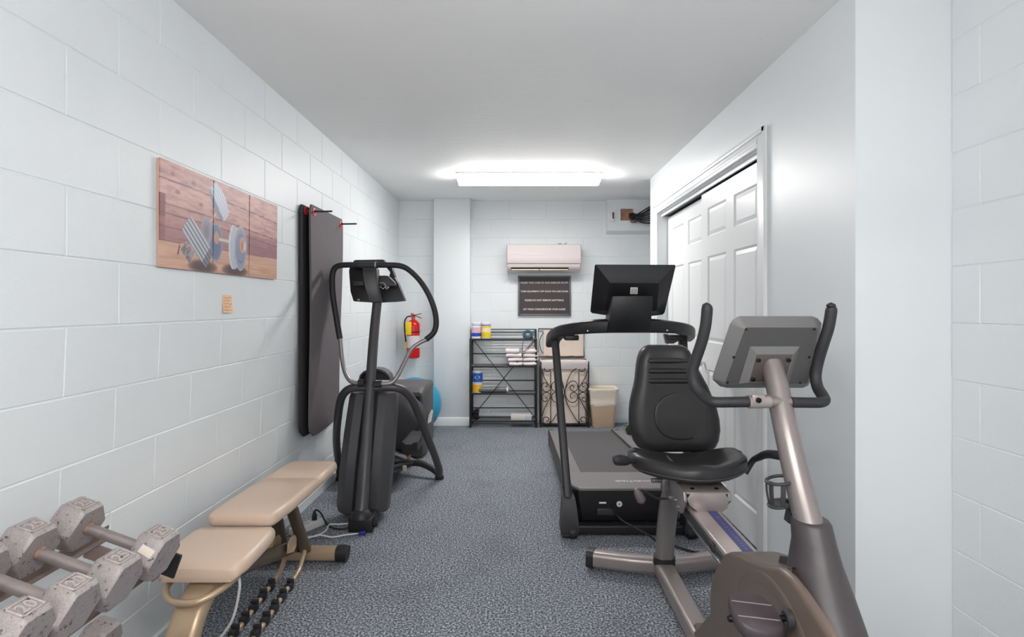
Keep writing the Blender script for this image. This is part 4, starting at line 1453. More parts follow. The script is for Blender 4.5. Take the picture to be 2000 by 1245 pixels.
# near leg, curving down towards the camera, and the carry loop
def legpt(y, z):
    return V(axis(1.75) , y, z)
b = MB(); b.bar([legpt(1.83, 0.385), legpt(1.77, 0.36), legpt(1.70, 0.32), legpt(1.65, 0.25), legpt(1.62, 0.15), legpt(1.61, 0.05)], 0.10, 0.055, 0.4, 20, 6, up=(0, -1, 0.3))
part('leg', b, M_CHAMP, t, 'broad curved near leg', 50)
b = MB(); b.bar([V(axis(1.6) - 0.2, 1.6, 0.035), V(axis(1.6) + 0.2, 1.6, 0.035)], 0.06, 0.06, 0.3, spline=False, up=(0, 0, 1))
part('foot_tube', b, M_CHAMP, t)
b = MB(); b.tube([V(-0.93, 1.79, 0.385), V(-0.945, 1.72, 0.378), V(-0.985, 1.675, 0.366), V(-1.03, 1.665, 0.362), V(-1.085, 1.675, 0.366), V(-1.125, 1.72, 0.378), V(-1.14, 1.79, 0.385)], 0.0105, 12, 6)
part('carry_loop', b, M_CHAMP, t)
# main beam, rear support
b = MB(); b.bar([V(axis(1.8), 1.78, 0.35), V(axis(2.1), 2.1, 0.275), V(axis(2.6), 2.62, 0.115)], 0.05, 0.06, 0.48, spline=False)
part('main_beam', b, M_BRONZE, t)
b = MB(); b.bar([V(axis(2.62) + 0.055, 2.60, 0.10), V(axis(2.4) + 0.035, 2.42, 0.425)], 0.055, 0.03, 0.4, spline=False, up=(0, 0.8, 0.4))
part('support_strut', b, M_BRONZE, t)
b = MB(); b.bar([V(axis(2.62) - 0.055, 2.60, 0.10), V(axis(2.4) - 0.035, 2.42, 0.425)], 0.055, 0.03, 0.4, spline=False, up=(0, 0.8, 0.4))
part('support_strut', b, M_BRONZE, t)
b = MB(); b.tube([V(axis(2.62) - 0.075, 2.605, 0.105), V(axis(2.62) + 0.075, 2.605, 0.105)], 0.016, 12, spline=False)
part('pivot_pin', b, M_BLACK, t)
b = MB(); b.bar([V(-1.28, 2.69, 0.045), V(-0.895, 2.69, 0.045)], 0.065, 0.062, 0.3, spline=False, up=(0, 0, 1))
rf = part('rear_foot_tube', b, M_CHAMP, t)
for x0_, x1_ in ((-0.90, -0.845), (-1.275, -1.32)):
    b = MB(); b.bar([V(x0_, 2.69, 0.045), V((x0_ + x1_) / 2, 2.69, 0.045), V(x1_, 2.69, 0.042)], 0.073, 0.07, 0.35, spline=False, up=(0, 0, 1))
    part('end_cap', b, M_BLACK, rf, 'black rubber end cap')
for s_ in (-1, 1):
    b = MB()
    o_ = [(2.40, 0.175), (2.41, 0.215), (2.44, 0.232), (2.48, 0.228), (2.50, 0.205), (2.50, 0.17), (2.47, 0.15)]
    b.prism([V(axis(2.4) + s_ * 0.036 + 0.0, y, z) for y, z in o_], (0.006, 0, 0), 0.0015, 1)
    part('bracket_plate', b, M_CHAMP, t)
    # notched ladder rails reaching back to the near leg
    xr = 0.042 * s_ + 0.012
    b = MB()
    pts = [V(-1.075 + xr, 2.6, 0.12), V(-1.072 + xr, 2.55, 0.085), V(-1.065 + xr, 2.48, 0.055), V(-1.05 + xr, 2.2, 0.042), V(-1.03 + xr, 1.80, 0.036), V(-1.025 + xr, 1.62, 0.034)]
    b.tube(pts, 0.011, 10, 6)
    lr = part('ladder_rail', b, M_CHAMP, t)
    for k in range(6):
        y = 2.37 - 0.085 * k
        xx = -1.05 + (y - 2.2) * -0.05 + xr
        b = MB()
        b.box((xx, y, 0.045), (0.028, 0.042, 0.034), 0.006)
        b.box((xx, y + 0.012, 0.06), (0.03, 0.016, 0.026), 0.004)
        part('notch_block', b, M_BLACK, lr, 'black plastic notch')

# ------------------------------------------------------------------ dumbbell rack and hex dumbbells
M_IRON = bpy.data.materials.new('worn_grey_iron')
M_IRON.use_nodes = True
nt = M_IRON.node_tree
bs = nt.nodes['Principled BSDF']
bs.inputs['Roughness'].default_value = 0.5
bs.inputs['Metallic'].default_value = 0.25
tc = nt.nodes.new('ShaderNodeTexCoord'); oi = nt.nodes.new('ShaderNodeObjectInfo')
off = nt.nodes.new('ShaderNodeVectorMath'); off.operation = 'ADD'
nt.links.new(tc.outputs['Object'], off.inputs[0]); nt.links.new(oi.outputs['Location'], off.inputs[1])
na = nt.nodes.new('ShaderNodeTexNoise'); na.inputs['Scale'].default_value = 60; na.inputs['Detail'].default_value = 4; na.inputs['Roughness'].default_value = 0.75
nb = nt.nodes.new('ShaderNodeTexNoise'); nb.inputs['Scale'].default_value = 320; nb.inputs['Detail'].default_value = 2
for n_ in (na, nb):
    nt.links.new(off.outputs['Vector'], n_.inputs['Vector'])
ra = nt.nodes.new('ShaderNodeValToRGB')
ra.color_ramp.elements[0].position = 0.0; ra.color_ramp.elements[0].color = (*lin((66, 52, 48)), 1)
ra.color_ramp.elements[1].position = 1.0; ra.color_ramp.elements[1].color = (*lin((180, 170, 170)), 1)
for p_, c_ in ((0.35, (84, 68, 62)), (0.39, (164, 156, 155)), (0.64, (174, 165, 164)), (0.70, (140, 110, 95))):
    e = ra.color_ramp.elements.new(p_); e.color = (*lin(c_), 1)
nt.links.new(na.outputs['Fac'], ra.inputs['Fac'])
rb = nt.nodes.new('ShaderNodeMapRange'); rb.inputs['From Min'].default_value = 0.3; rb.inputs['From Max'].default_value = 0.7
rb.inputs['To Min'].default_value = 0.84; rb.inputs['To Max'].default_value = 1.1
nt.links.new(nb.outputs['Fac'], rb.inputs['Value'])
sc_ = nt.nodes.new('ShaderNodeVectorMath'); sc_.operation = 'SCALE'
nt.links.new(ra.outputs['Color'], sc_.inputs[0]); nt.links.new(rb.outputs['Result'], sc_.inputs['Scale'])
nt.links.new(sc_.outputs['Vector'], bs.inputs['Base Color'])
bb = nt.nodes.new('ShaderNodeBump'); bb.inputs['Strength'].default_value = 0.5; bb.inputs['Distance'].default_value = 0.0015
nt.links.new(nb.outputs['Fac'], bb.inputs['Height']); nt.links.new(bb.outputs['Normal'], bs.inputs['Normal'])
M_HAND = mat('dull_steel_handle', (150, 140, 138), 0.42, 0.5, bump=0.4, bscale=420, vary=0.1, vscale=50, dist=0.0008)
M_WORN = mat('worn_bare_iron', (184, 174, 173), 0.45, 0.2, bump=0.3, bscale=300, vary=0.1, vscale=90)
M_CRUST = mat('rust_brown', (140, 112, 98), 0.8, vary=0.25, vscale=60)


def hexdumbbell(label, weight, W, L, span, loc, tilt, group):
    """Hex dumbbell along x. W across flats, L head length, span between head centres; flats up."""
    R_ = W / math.sqrt(3)
    t = thing('dumbbell', label, 'dumbbell', (0, 0, 0), group)
    b = MB(); b.tube([V(-span / 2, 0, 0), V(-span / 4, 0, 0), V(0, 0, 0), V(span / 4, 0, 0), V(span / 2, 0, 0)], 0.0135, 16, spline=False)
    part('handle', b, M_HAND, t)
    for s_ in (-1, 1):
        rings = []
        for x, k in ((-L / 2, 0.90), (-L / 2 + 0.004, 0.955), (-L / 2 + 0.011, 1), (L / 2 - 0.011, 1), (L / 2 - 0.004, 0.955), (L / 2, 0.90)):
            ring = []
            for i in range(6):
                a = math.radians(60 * i)          # corners at 0, 60 ...: flats on top and bottom
                c1_ = V(0, math.cos(a), math.sin(a)) * R_ * k
                nx1 = V(0, math.cos(a + math.pi / 3), math.sin(a + math.pi / 3)) * R_ * k
                pv = V(0, math.cos(a - math.pi / 3), math.sin(a - math.pi / 3)) * R_ * k
                ring += [V(x, 0, 0) + c1_ + (pv - c1_) * 0.05, V(x, 0, 0) + c1_ + (nx1 - c1_) * 0.05]
            rings.append(ring)
        b = MB(); b.loft(rings)
        b.v = [p + V(s_ * span / 2, 0, 0) for p in b.v]
        hd_ = part('head', b, M_IRON, t, angle=25)
        if weight:
            # raised frame and numerals cast on the top flat
            zt_ = W / 2
            fw_, fl_ = R_ * 0.80, L * 0.62
            b = MB()
            for lo, hi in (((-fl_ / 2, -fw_ / 2), (fl_ / 2, -fw_ / 2 + 0.003)), ((-fl_ / 2, fw_ / 2 - 0.003), (fl_ / 2, fw_ / 2)), ((-fl_ / 2, -fw_ / 2), (-fl_ / 2 + 0.003, fw_ / 2)), ((fl_ / 2 - 0.003, -fw_ / 2), (fl_ / 2, fw_ / 2))):
                b.box2((s_ * span / 2 + lo[0], lo[1], zt_ - 0.001), (s_ * span / 2 + hi[0], hi[1], zt_ + 0.0026), 0.0006, 1)
            part('cast_rim', b, M_WORN, hd_)
            M_ = frame((s_ * span / 2, 0, zt_ + 0.0004), (0, 1, 0), (-1, 0, 0))
            part('cast_numeral', text_mb(weight, 0.03, M_, 0.0022, width=fw_ * 0.68, height=fl_ * 0.66, bold=0.0004), M_WORN, hd_)
        b = MB(); b.lathe([(0.0135, 0), (0.0152, 0.001), (0.0148, 0.006), (0.0135, 0.008)], (s_ * (span / 2 - L / 2) - (0.008 if s_ > 0 else -0.0) , 0, 0), 'x', 16, False)
        part('collar', b, M_CRUST, t, 'rusty ring where the handle enters the head')
    t.location = loc
    t.rotation_euler = (0, tilt, 0)
    return t


TILT = math.radians(20)
def db(label, weight, W, L, span, Y, pl, group='hex dumbbells on the rack'):
    """pl: pixel of the handle-side (wall side) head centre at distance Y."""
    c_ = at(pl[0], pl[1], Y) + V(math.cos(TILT), 0, -math.sin(TILT)) * span / 2
    return hexdumbbell(label, weight, W, L, span, c_, TILT, group)


d1 = db('far grey hex dumbbell marked 25 on the upper rack, nearest the bench', '25', 0.112, 0.066, 0.212, 1.37, (148, 1024))
d2 = db('second grey hex dumbbell from the bench, marked 25, on the upper rack', '25', 0.112, 0.066, 0.212, 1.235, (50, 1071))
d3 = db('hex dumbbell clearly marked 20, third from the bench on the upper rack', '20', 0.106, 0.062, 0.205, 1.105, (-52, 1118))
d4 = db('hex dumbbell marked 20 nearest the camera, cut off by the photo corner', '20', 0.106, 0.062, 0.205, 1.0, (-170, 1165))
d5 = db('smooth grey hex dumbbell on the lower tier under the marked ones', '', 0.1, 0.06, 0.2, 1.4, (190, 1254))
M_STK = mat('cream_sticker', (226, 214, 200), 0.6)
ct, stt = math.cos(TILT), math.sin(TILT)
for d, W in ((d1, 0.112),):
    for hd_ in [o for o in d.children if o.name.startswith('head')][-1:]:
        b = MB()
        R_ = W / math.sqrt(3)
        # on the upper flat that faces the camera (normal towards -y and up)
        nrm = V(0, -math.cos(math.radians(30)), math.sin(math.radians(30)))
        c_ = V(0.212 / 2 + 0.006, 0, 0) + nrm * (W / 2 + 0.0006)
        M_ = frame(c_, (1, 0, 0), V(0, 0.5, math.cos(math.radians(30))))
        b.box((0, 0, 0), (0.036, 0.019, 0.001), 0, None)
        b.xf(M_ @ Matrix.Rotation(-0.15, 4, 'Z'))
        o = bpy.data.objects.new('price_sticker', mesh_of('price_sticker', b, M_STK)); C.objects.link(o); o.parent = hd_; o['label'] = 'cream paper sticker'

t = thing('dumbbell_rack', 'grey-brown steel dumbbell rack against the left wall', 'rack', (-1.08, 0.8, 0))
M_RACK = mat('taupe_powder_coat', (134, 116, 108), 0.45, bump=0.1, bscale=200)
for (xa, za, nm) in ((-1.128, 0.668, 'back'), (-0.99, 0.585, 'front'), (-1.095, 0.352, 'back'), (-0.955, 0.27, 'front')):
    b = MB()
    y0_, y1_ = 0.1, 1.475
    b.box((xa, (y0_ + y1_) / 2, za), (0.004, y1_ - y0_, 0.034 if nm == 'back' else 0.024), 0.001, Matrix.Rotation(TILT, 3, 'Y'), 1)
    b.box((xa + (-0.020 if nm == 'back' else -0.018), (y0_ + y1_) / 2, za - 0.022), (0.04, y1_ - y0_, 0.004), 0.001, Matrix.Rotation(TILT, 3, 'Y'), 1)
    part('rail', b, M_RACK, t)
for zz, x0_, x1_ in ((0.0, -1.13, -0.945), (-0.315, -1.095, -0.91)):
    for y in (1.44, 0.16):
        b = MB()
        b.bar([V(x0_ - 0.02, y, 0.63 + zz), V(x1_ - 0.02, y, 0.565 + zz)], 0.03, 0.03, 0.15, spline=False)
        part('cross_piece', b, M_RACK, t)
    b = MB()
    b.box((x1_ - 0.012, 1.478, 0.575 + zz), (0.05, 0.006, 0.07), 0.002, Matrix.Rotation(TILT, 3, 'Y'), 1)
    part('end_plate', b, M_BLACK, t, 'black rail end plate')
for y in (0.85, 0.2):
    b = MB()
    b.bar([V(-1.19, y, 0.0), V(-1.19, y, 0.72)], 0.05, 0.05, 0.2, spline=False, up=(0, 1, 0))
    b.bar([V(-1.19, y, 0.645), V(-0.95, y, 0.56)], 0.04, 0.04, 0.2, spline=False)
    b.bar([V(-1.19, y, 0.35), V(-0.91, y, 0.245)], 0.04, 0.04, 0.2, spline=False)
    b.bar([V(-1.21, y, 0.025), V(-0.75, y, 0.025)], 0.05, 0.05, 0.2, spline=False)
    part('upright', b, M_RACK, t)

# ------------------------------------------------------------------ treadmill
t = thing('treadmill', 'black folding treadmill with a tilted screen, facing the back wall', 'treadmill', (0.64, 4.0, 0))
M_TBLK = mat('treadmill_black', (32, 32, 35), 0.42, bump=0.08, bscale=400, dist=0.0004)
M_TGREY = mat('treadmill_grey_hood', (122, 117, 118), 0.45, bump=0.1, bscale=350, dist=0.0005)
M_BELT = mat('belt_rubber', (82, 80, 81), 0.75, bump=0.4, bscale=420, vary=0.06, vscale=260, dist=0.001)
M_RAILT = mat('foot_rail_tread', (112, 108, 108), 0.6, bump=0.9, bscale=240, vary=0.25, vscale=240, dist=0.003)
TX = 0.64
x0, x1 = 0.335, 0.945
yf, yr = 3.32, 4.98
zf, zr = 0.235, 0.125
def dz(y):
    return zf + (zr - zf) * (y - yf) / (yr - yf)
b = MB()
for a, c_ in ((x0 - 0.035, x0 + 0.005), (x1 - 0.005, x1 + 0.035)):
    b.loft([[V(a, y, dz(y) - 0.10), V(c_, y, dz(y) - 0.10), V(c_, y, dz(y) + 0.002), V(a, y, dz(y) + 0.002)] for y in (yf - 0.1, yr)])
b.loft([[V(x0, y, dz(y) - 0.07), V(x1, y, dz(y) - 0.07), V(x1, y, dz(y) - 0.02), V(x0, y, dz(y) - 0.02)] for y in (yf - 0.1, yr - 0.02)])
part('deck_frame', b, M_TBLK, t)
for a, c_ in ((x0 - 0.03, x0 + 0.07), (x1 - 0.07, x1 + 0.03)):
    b = MB(); b.loft([[V(a, y, dz(y) - 0.004), V(c_, y, dz(y) - 0.004), V(c_, y, dz(y) + 0.012), V(a, y, dz(y) + 0.012)] for y in (yf - 0.06, yr - 0.01)])
    part('foot_rail', b, M_RAILT, t, 'ribbed grey foot rail')
b = MB(); b.tube([V(x1 - 0.062, yf, dz(yf) + 0.016), V(x1 - 0.062, yr - 0.03, dz(yr) + 0.016)], 0.008, 8, spline=False)
part('rail_edge', b, M_BLACK, t)
b = MB(); b.loft([[V(x0 + 0.065, y, dz(y) - 0.012 - k), V(x1 - 0.065, y, dz(y) - 0.012 - k), V(x1 - 0.065, y, dz(y) + 0.004 - k), V(x0 + 0.065, y, dz(y) + 0.004 - k)] for y, k in ((yf - 0.05, 0), (yr - 0.05, 0), (yr - 0.02, 0.006), (yr - 0.005, 0.02))])
part('running_belt', b, M_BELT, t)
for a in (x0 - 0.0, x1 + 0.0):
    b = MB(); b.box2((a - 0.035, yr - 0.08, 0.0), (a + 0.02, yr + 0.01, dz(yr) + 0.014), 0.01)
    part('end_cap', b, M_BLACK, t)
# motor hood
b = MB()
hw = 0.325
rings = []
for y, z, w_ in ((yf + 0.02, 0.242, hw + 0.004), (yf + 0.005, 0.255, hw + 0.003), (3.2, 0.256, hw), (3.10, 0.2555, hw - 0.004), (3.065, 0.255, hw - 0.014), (3.045, 0.254, hw - 0.034), (3.038, 0.250, hw - 0.046)):
    rings.append([V(TX - w_, y, z - 0.006), V(TX - w_ + 0.006, y, z), V(TX + w_ - 0.006, y, z), V(TX + w_, y, z - 0.006), V(TX + w_ - 0.004, y, z - 0.016), V(TX - w_ + 0.004, y, z - 0.016)])
b.loft(rings)
hood = part('motor_hood', b, M_TGREY, t, 'grey motor hood')
b = MB()
rings = []
for z, y, w_ in ((0.246, 3.046, hw - 0.01), (0.236, 3.035, hw - 0.004), (0.2, 3.034, hw - 0.006), (0.12, 3.038, hw - 0.02), (0.06, 3.06, hw - 0.03)):
    rings.append([V(TX - w_, y + 0.05, z), V(TX - w_ + 0.006, y + 0.025, z), V(TX - w_ + 0.035, y, z), V(TX + w_ - 0.035, y, z), V(TX + w_ - 0.006, y + 0.025, z), V(TX + w_, y + 0.05, z), V(TX + w_, yf, z), V(TX - w_, yf, z)])
b.loft(rings)
mb_ = part('motor_housing', b, M_TBLK, t, 'glossy black motor housing')
part('lettering', text_mb('NordicTrack', 0.03, frame((0.70, 3.15, 0.2563), (-1, 0, 0.0), (0, -1, 0.0)), 0.0006, width=0.235, height=0.024, bold=0.0004), M_LET, hood)
b = MB(); b.lathe([(0.016, 0.0), (0.016, -0.004), (0.01, -0.005)], (0.585, 3.034, 0.165), 'y', 20)
part('badge', b, M_WHITE, mb_, 'round white badge')
b = MB(); b.lathe([(0.006, 0), (0.006, -0.0045), (0.003, -0.005)], (0.585, 3.033, 0.165), 'y', 12)
part('badge_mark', b, mat('grey_mark', (120, 120, 124), 0.5), mb_)
b = MB(); b.bar([V(0.47, 3.031, 0.172), V(0.51, 3.031, 0.172)], 0.01, 0.012, 0.45, spline=False, up=(0, 1, 0))
part('switch', b, M_WHITE, mb_, 'white rocker switch')
b = MB(); b.box2((0.46, 3.03, 0.1), (0.56, 3.045, 0.14), 0.004)
part('socket_plate', b, M_DARK, mb_)
# base bar on the floor
b = MB(); b.bar([V(TX - 0.36, 3.02, 0.035), V(TX + 0.39, 3.02, 0.035)], 0.07, 0.05, 0.2, spline=False)
b.bar([V(TX - 0.31, 3.02, 0.04), V(TX - 0.31, 3.6, 0.06)], 0.05, 0.05, 0.2, spline=False); b.bar([V(TX + 0.31, 3.02, 0.04), V(TX + 0.31, 3.6, 0.06)], 0.05, 0.05, 0.2, spline=False)
part('base_frame', b, M_BLACKM, t)
for s_ in (-1, 1):
    xb_, xt_ = (0.295, 0.243) if s_ < 0 else (2 * TX - 0.295, 1.045)
    b = MB()
    sec = lambda x, y, z, w_, d_: [V(x - w_, y - d_, z), V(x + w_, y - d_, z), V(x + w_, y + d_, z), V(x - w_, y + d_, z)]
    b.bar([V(xb_, 3.02, 0.16), V(xb_ + (xt_ - xb_) * 0.5, 3.19, 0.62), V(xt_, 3.36, 1.09)], 0.066, 0.044, 0.2, up=(s_, 0, 0.0))
    part('upright', b, M_TBLK, t)
    b = MB()
    b.loft([sec(xb_ + s_ * -0.002, 2.995, 0.03, 0.05, 0.05), sec(xb_ + s_ * -0.002, 2.997, 0.05, 0.052, 0.055), sec(xb_ - 0.0 * s_, 3.01, 0.19, 0.038, 0.05), sec(xb_, 3.02, 0.215, 0.034, 0.044)])
    part('upright_boot', b, M_DARK, t)
    b = MB(); b.lathe([(0.03, -0.02), (0.033, -0.016), (0.033, 0.016), (0.03, 0.02)], (xb_ + s_ * -0.02, 2.965, 0.033), 'x', 18)
    part('transport_wheel', b, M_RUBBER, t)
    b = MB(); b.box2((xb_ - 0.04, 2.955, 0.006), (xb_ + 0.045, 3.03, 0.024), 0.005)
    part('foot', b, M_BLACK, t)
# cross handle, swept forward, console tray
b = MB()
pts = [(1079, 672, 3.44), (1081, 661, 3.38), (1089, 652, 3.30), (1106, 645, 3.21), (1135, 640, 3.12), (1180, 637, 3.07), (1238, 636.5, 3.05), (1285, 637, 3.07), (1318, 640, 3.13), (1338, 645, 3.22), (1344, 652, 3.32), (1338, 660, 3.42)]
P_ = catmull([at(*p) for p in pts], 6)
n_ = len(P_)
def prof_(tt):
    k = math.sin(math.pi * tt)
    h_ = 0.052 + 0.022 * k ** 0.7
    return rrect(0.085, h_, 0.014, 4)
b.sweep(P_, prof_, (0, -0.12, 1))
part('handlebar', b, M_TBLK, t, 'swept black handlebar', 40)
for px in (1117, 1320):
    b = MB(); p = at(px, 660, 3.2 if px < 1200 else 3.3); b.box(p + V(0, 0.04, -0.0), (0.085, 0.09, 0.034), 0.008)
    part('speaker_pod', b, M_BLACK, t)
# gas strut end and fitting on the right
b = MB(); b.prism([at(1297, 652, 3.33), at(1336, 660, 3.33), at(1316, 672, 3.36), at(1302, 672, 3.36)], (0, 0.04, 0), 0.004)
part('handle_bracket', b, M_GREYM, t)
for px, py in ((1148, 647), (1303, 646)):
    b = MB(); b.lathe([(0.005, 0), (0.005, -0.003), (0.002, -0.004)], at(px, py, 3.045), 'y', 10)
    part('screw', b, M_STEEL, t)
# screen shell
def sc(px, py, d=0.0):
    return at(px, py, 2.9 + 0.0020 * (py - 517) + d)
rings = []
out = [(1163, 517), (1318, 517.5), (1319.5, 521), (1298, 611), (1294, 615), (1270, 618), (1190, 617), (1156, 612), (1153, 608), (1161.5, 520)]
inn = [(1192, 553), (1286, 553.5), (1287, 554), (1283, 606), (1280, 608), (1265, 610), (1195, 609), (1182, 607), (1180.5, 605), (1191, 554)]
out2 = [(1164.5, 518.5), (1316.5, 519), (1317.5, 522), (1296.5, 610), (1293, 613), (1270, 616.5), (1190, 615.5), (1158, 610.5), (1155, 607), (1163, 521)]
b = MB()
b.loft([[sc(*p, 0.085) for p in out2], [sc(*p, 0.08) for p in out], [sc(*p, 0.062) for p in out], [sc(*p, 0.058) for p in out2], [sc(*p, 0.0) for p in inn]])
scr = part('screen_shell', b, M_TBLK, t, 'black screen back with bevelled edges', 20)
b = MB(); b.prism([sc(1164 + 6, 524, 0.0855), sc(1312, 524, 0.0855), sc(1293, 606, 0.0855), sc(1160, 606, 0.0855)], (0, 0.004, 0), 0.001)
part('screen_glass', b, mat('screen_glass', (10, 11, 14), 0.08), scr)
b = MB()
b.prism([at(1196, 578, 2.96), at(1276, 578, 2.96), at(1271, 650, 3.0), at(1187, 650, 3.0)], (0, 0.14, 0), 0.008)
part('screen_mount', b, mat('satin_black', (17, 18, 22), 0.4), t, 'flat black mount behind the screen')
b = MB(); b.prism([sc(1231.5, 561.5, -0.003), sc(1246, 561.5, -0.003), sc(1245.5, 575, -0.003), sc(1230.5, 575, -0.003)], (0, 0.005, 0), 0.002)
lg = part('logo_tile', b, mat('white_tile', (232, 228, 226), 0.5), scr, 'small white square emblem')
b = MB()
for p0, p1 in (((1233.6, 571), (1235, 565)), ((1235, 565), (1243, 565)), ((1235, 568.5), (1242, 568.5)), ((1234, 572), (1242, 572)), ((1242, 572), (1243, 566))):
    b.tube([sc(*p0, -0.0033), sc(*p1, -0.0033)], 0.0015, 6, spline=False)
part('logo_mark', b, mat('grey_ink', (150, 146, 150), 0.6), lg)
# cords at the front
b = MB(); b.tube([at(1196, 988, 3.03), at(1201, 1002, 2.98), at(1216, 1018, 2.92), at(1244, 1034, 2.86), at(1270, 1048, 2.82), at(1288, 1062, 2.86), V(0.82, 2.86, 0.012), V(0.95, 2.78, 0.006), V(1.1, 2.8, 0.006), V(1.2, 2.9, 0.006)], 0.0055, 8, 6)
part('power_cord', b, M_CABLE, t, 'black cord from the motor housing down to the carpet')

# ------------------------------------------------------------------ recumbent exercise bike
t = thing('recumbent_bike', 'grey and black recumbent exercise bike in the right foreground', 'exercise bike', (0.71, 1.9, 0))
M_BKGREY = mat('silver_taupe_metallic', (160, 150, 147), 0.3, 0.45)
M_BKTUBE = mat('pewter_tube', (142, 133, 131), 0.3, 0.5)
M_BODY = mat('taupe_grey_shell', (112, 98, 89), 0.34, 0.15, bump=0.06, bscale=400, dist=0.0004)
M_LEATH = mat('black_vinyl', (40, 38, 40), 0.38, bump=0.15, bscale=420, dist=0.0005)
M_CONS = mat('console_grey', (106, 105, 105), 0.45, bump=0.1, bscale=300, dist=0.0004)
BX = 0.705
# rear stabiliser (bowed) and main beam
b = MB(); b.bar([V(0.375, 2.62, 0.055), V(0.46, 2.595, 0.055), V(0.58, 2.565, 0.055), V(BX, 2.55, 0.055), V(0.83, 2.565, 0.055), V(0.95, 2.595, 0.055), V(1.02, 2.62, 0.055)], 0.075, 0.075, 0.3, n=24)
rs = part('rear_stabilizer', b, M_BKGREY, t, angle=50)
for a, c_ in ((0.385, 0.352), (1.01, 1.043)):
    b = MB(); b.bar([V(a, 2.619, 0.054), V(c_, 2.632, 0.054)], 0.083, 0.084, 0.3, n=24, spline=False)
    part('end_cap', b, M_BLACK, rs)
b = MB(); b.bar([V(0.69, 2.56, 0.06), V(0.685, 2.2, 0.064), V(0.68, 1.90, 0.07), V(0.68, 1.6, 0.07)], 0.085, 0.07, 0.25, n=20)
part('main_beam', b, M_BKGREY, t, angle=50)
# seat post
b = MB(); b.bar([V(0.692, 2.50, 0.085), V(0.692, 2.47, 0.25), V(0.695, 2.42, 0.40), V(0.70, 2.34, 0.52)], 0.085, 0.06, 0.45, n=24, up=(0, 1, 0.2))
sp = part('seat_post', b, mat('seat_post_grey', (142, 137, 136), 0.32, 0.5), t, angle=50)
b = MB(); b.bar([V(0.692, 2.502, 0.085), V(0.692, 2.498, 0.12)], 0.1, 0.075, 0.45, n=24, up=(0, 1, 0.2), spline=False)
part('post_collar', b, M_BLACK, sp)
# seat rail with scale
b = MB(); b.bar([V(0.7065, 2.34, 0.507), V(0.7065, 1.60, 0.491)], 0.107, 0.05, 0.12, spline=False)
rl = part('seat_rail', b, mat('pale_aluminium', (196, 184, 180), 0.35, 0.5), t, 'pale aluminium rail under the seat')
b = MB()
o_ = []
q0, q1 = V(0.727, 2.3, 0.5313), V(0.727, 1.60, 0.5162)
for a in (q0, q1):
    o_.append([a + V(-0.017, 0, 0), a + V(0.017, 0, 0), a + V(0.017, 0, 0.0016), a + V(-0.017, 0, 0.0016)])
b.loft(o_)
scl = part('scale_strip', b, mat('indigo_scale', (70, 72, 124), 0.4, vary=0.08, vscale=30), rl, 'indigo ruler strip')
b = MB()
for k in range(16):
    y = 1.93 - 0.02 * k
    z = 0.5162 + (y - 1.6) / 0.7 * 0.0151 + 0.0016
    xx = 0.727
    w_ = 0.009 if k % 4 == 0 else 0.005
    b.box((xx, y, z), (w_, 0.003, 0.001))
part('scale_mark', b, mat('scale_white', (150, 150, 190), 0.5), rl, kind='stuff')
b = MB(); b.bar([V(0.650, 2.2, 0.500), V(0.650, 1.62, 0.486)], 0.012, 0.03, 0.1, spline=False)
part('slide_channel', b, M_DARK, rl)
b = MB(); b.bar([V(0.645, 2.0, 0.484), V(0.645, 1.66, 0.474)], 0.01, 0.012, 0.1, spline=False)
part('slide_strip', b, M_STEEL, rl)
b = MB(); b.box((0.645, 1.76, 0.498), (0.016, 0.035, 0.024), 0.004)
part('rail_stop', b, M_BLACK, rl)
# carriage under the seat
b = MB()
b.prism([V(0.635, 1.985, 0.570), V(0.645, 1.985, 0.545), V(0.685, 1.985, 0.516), V(0.755, 1.985, 0.516), V(0.785, 1.985, 0.536), V(0.79, 1.985, 0.570), V(0.775, 1.985, 0.592), V(0.65, 1.985, 0.592)], (0, 0.008, 0), 0.002)
b.box2((0.635, 1.99, 0.586), (0.79, 2.13, 0.594), 0.002)
cg = part('carriage_plate', b, M_BKGREY, t)
for x_ in (0.668, 0.76):
    b = MB(); b.lathe([(0.008, 0), (0.008, 0.003), (0.004, 0.004)], (x_, 2.03, 0.594), 'z', 12)
    part('bolt', b, M_SCREW, cg)
b = MB()
b.prism([V(0.625, 2.28, 0.66), V(0.625, 2.30, 0.56), V(0.625, 2.22, 0.48), V(0.625, 2.03, 0.50), V(0.625, 1.99, 0.56), V(0.625, 2.0, 0.592), V(0.625, 2.12, 0.60), V(0.625, 2.16, 0.66)], (0.012, 0, 0), 0.002)
b.prism([V(0.79, 2.28, 0.66), V(0.79, 2.30, 0.56), V(0.79, 2.22, 0.52), V(0.79, 2.03, 0.53), V(0.79, 1.99, 0.56), V(0.79, 2.0, 0.592), V(0.79, 2.12, 0.60), V(0.79, 2.16, 0.66)], (0.012, 0, 0), 0.002)
b.box2((0.62, 2.1, 0.60), (0.84, 2.32, 0.625), 0.004)
part('carriage_side', b, mat('carriage_grey', (146, 141, 140), 0.35, 0.5), cg)
for y_, z_ in ((2.09, 0.53), (2.05, 0.518), (2.16, 0.515), (2.2, 0.55)):
    b = MB(); b.lathe([(0.008, 0), (0.008, -0.006), (0.005, -0.008), (0.004, -0.011)], (0.625, y_, z_), 'x', 8)
    part('bolt', b, M_GREYM, cg)
b = MB(); b.box((0.612, 2.2, 0.555), (0.03, 0.035, 0.05), 0.004); b.box((0.585, 2.2, 0.57), (0.06, 0.02, 0.016), 0.003)
part('lever_bracket', b, M_GREYM, cg)
b = MB(); b.tube([at(1312, 973, 2.2), at(1295, 975, 2.2), at(1280, 972, 2.17), at(1262, 962, 2.14), at(1250, 959, 2.12)], 0.005, 8)
lv = part('lever_rod', b, M_DARK, t)
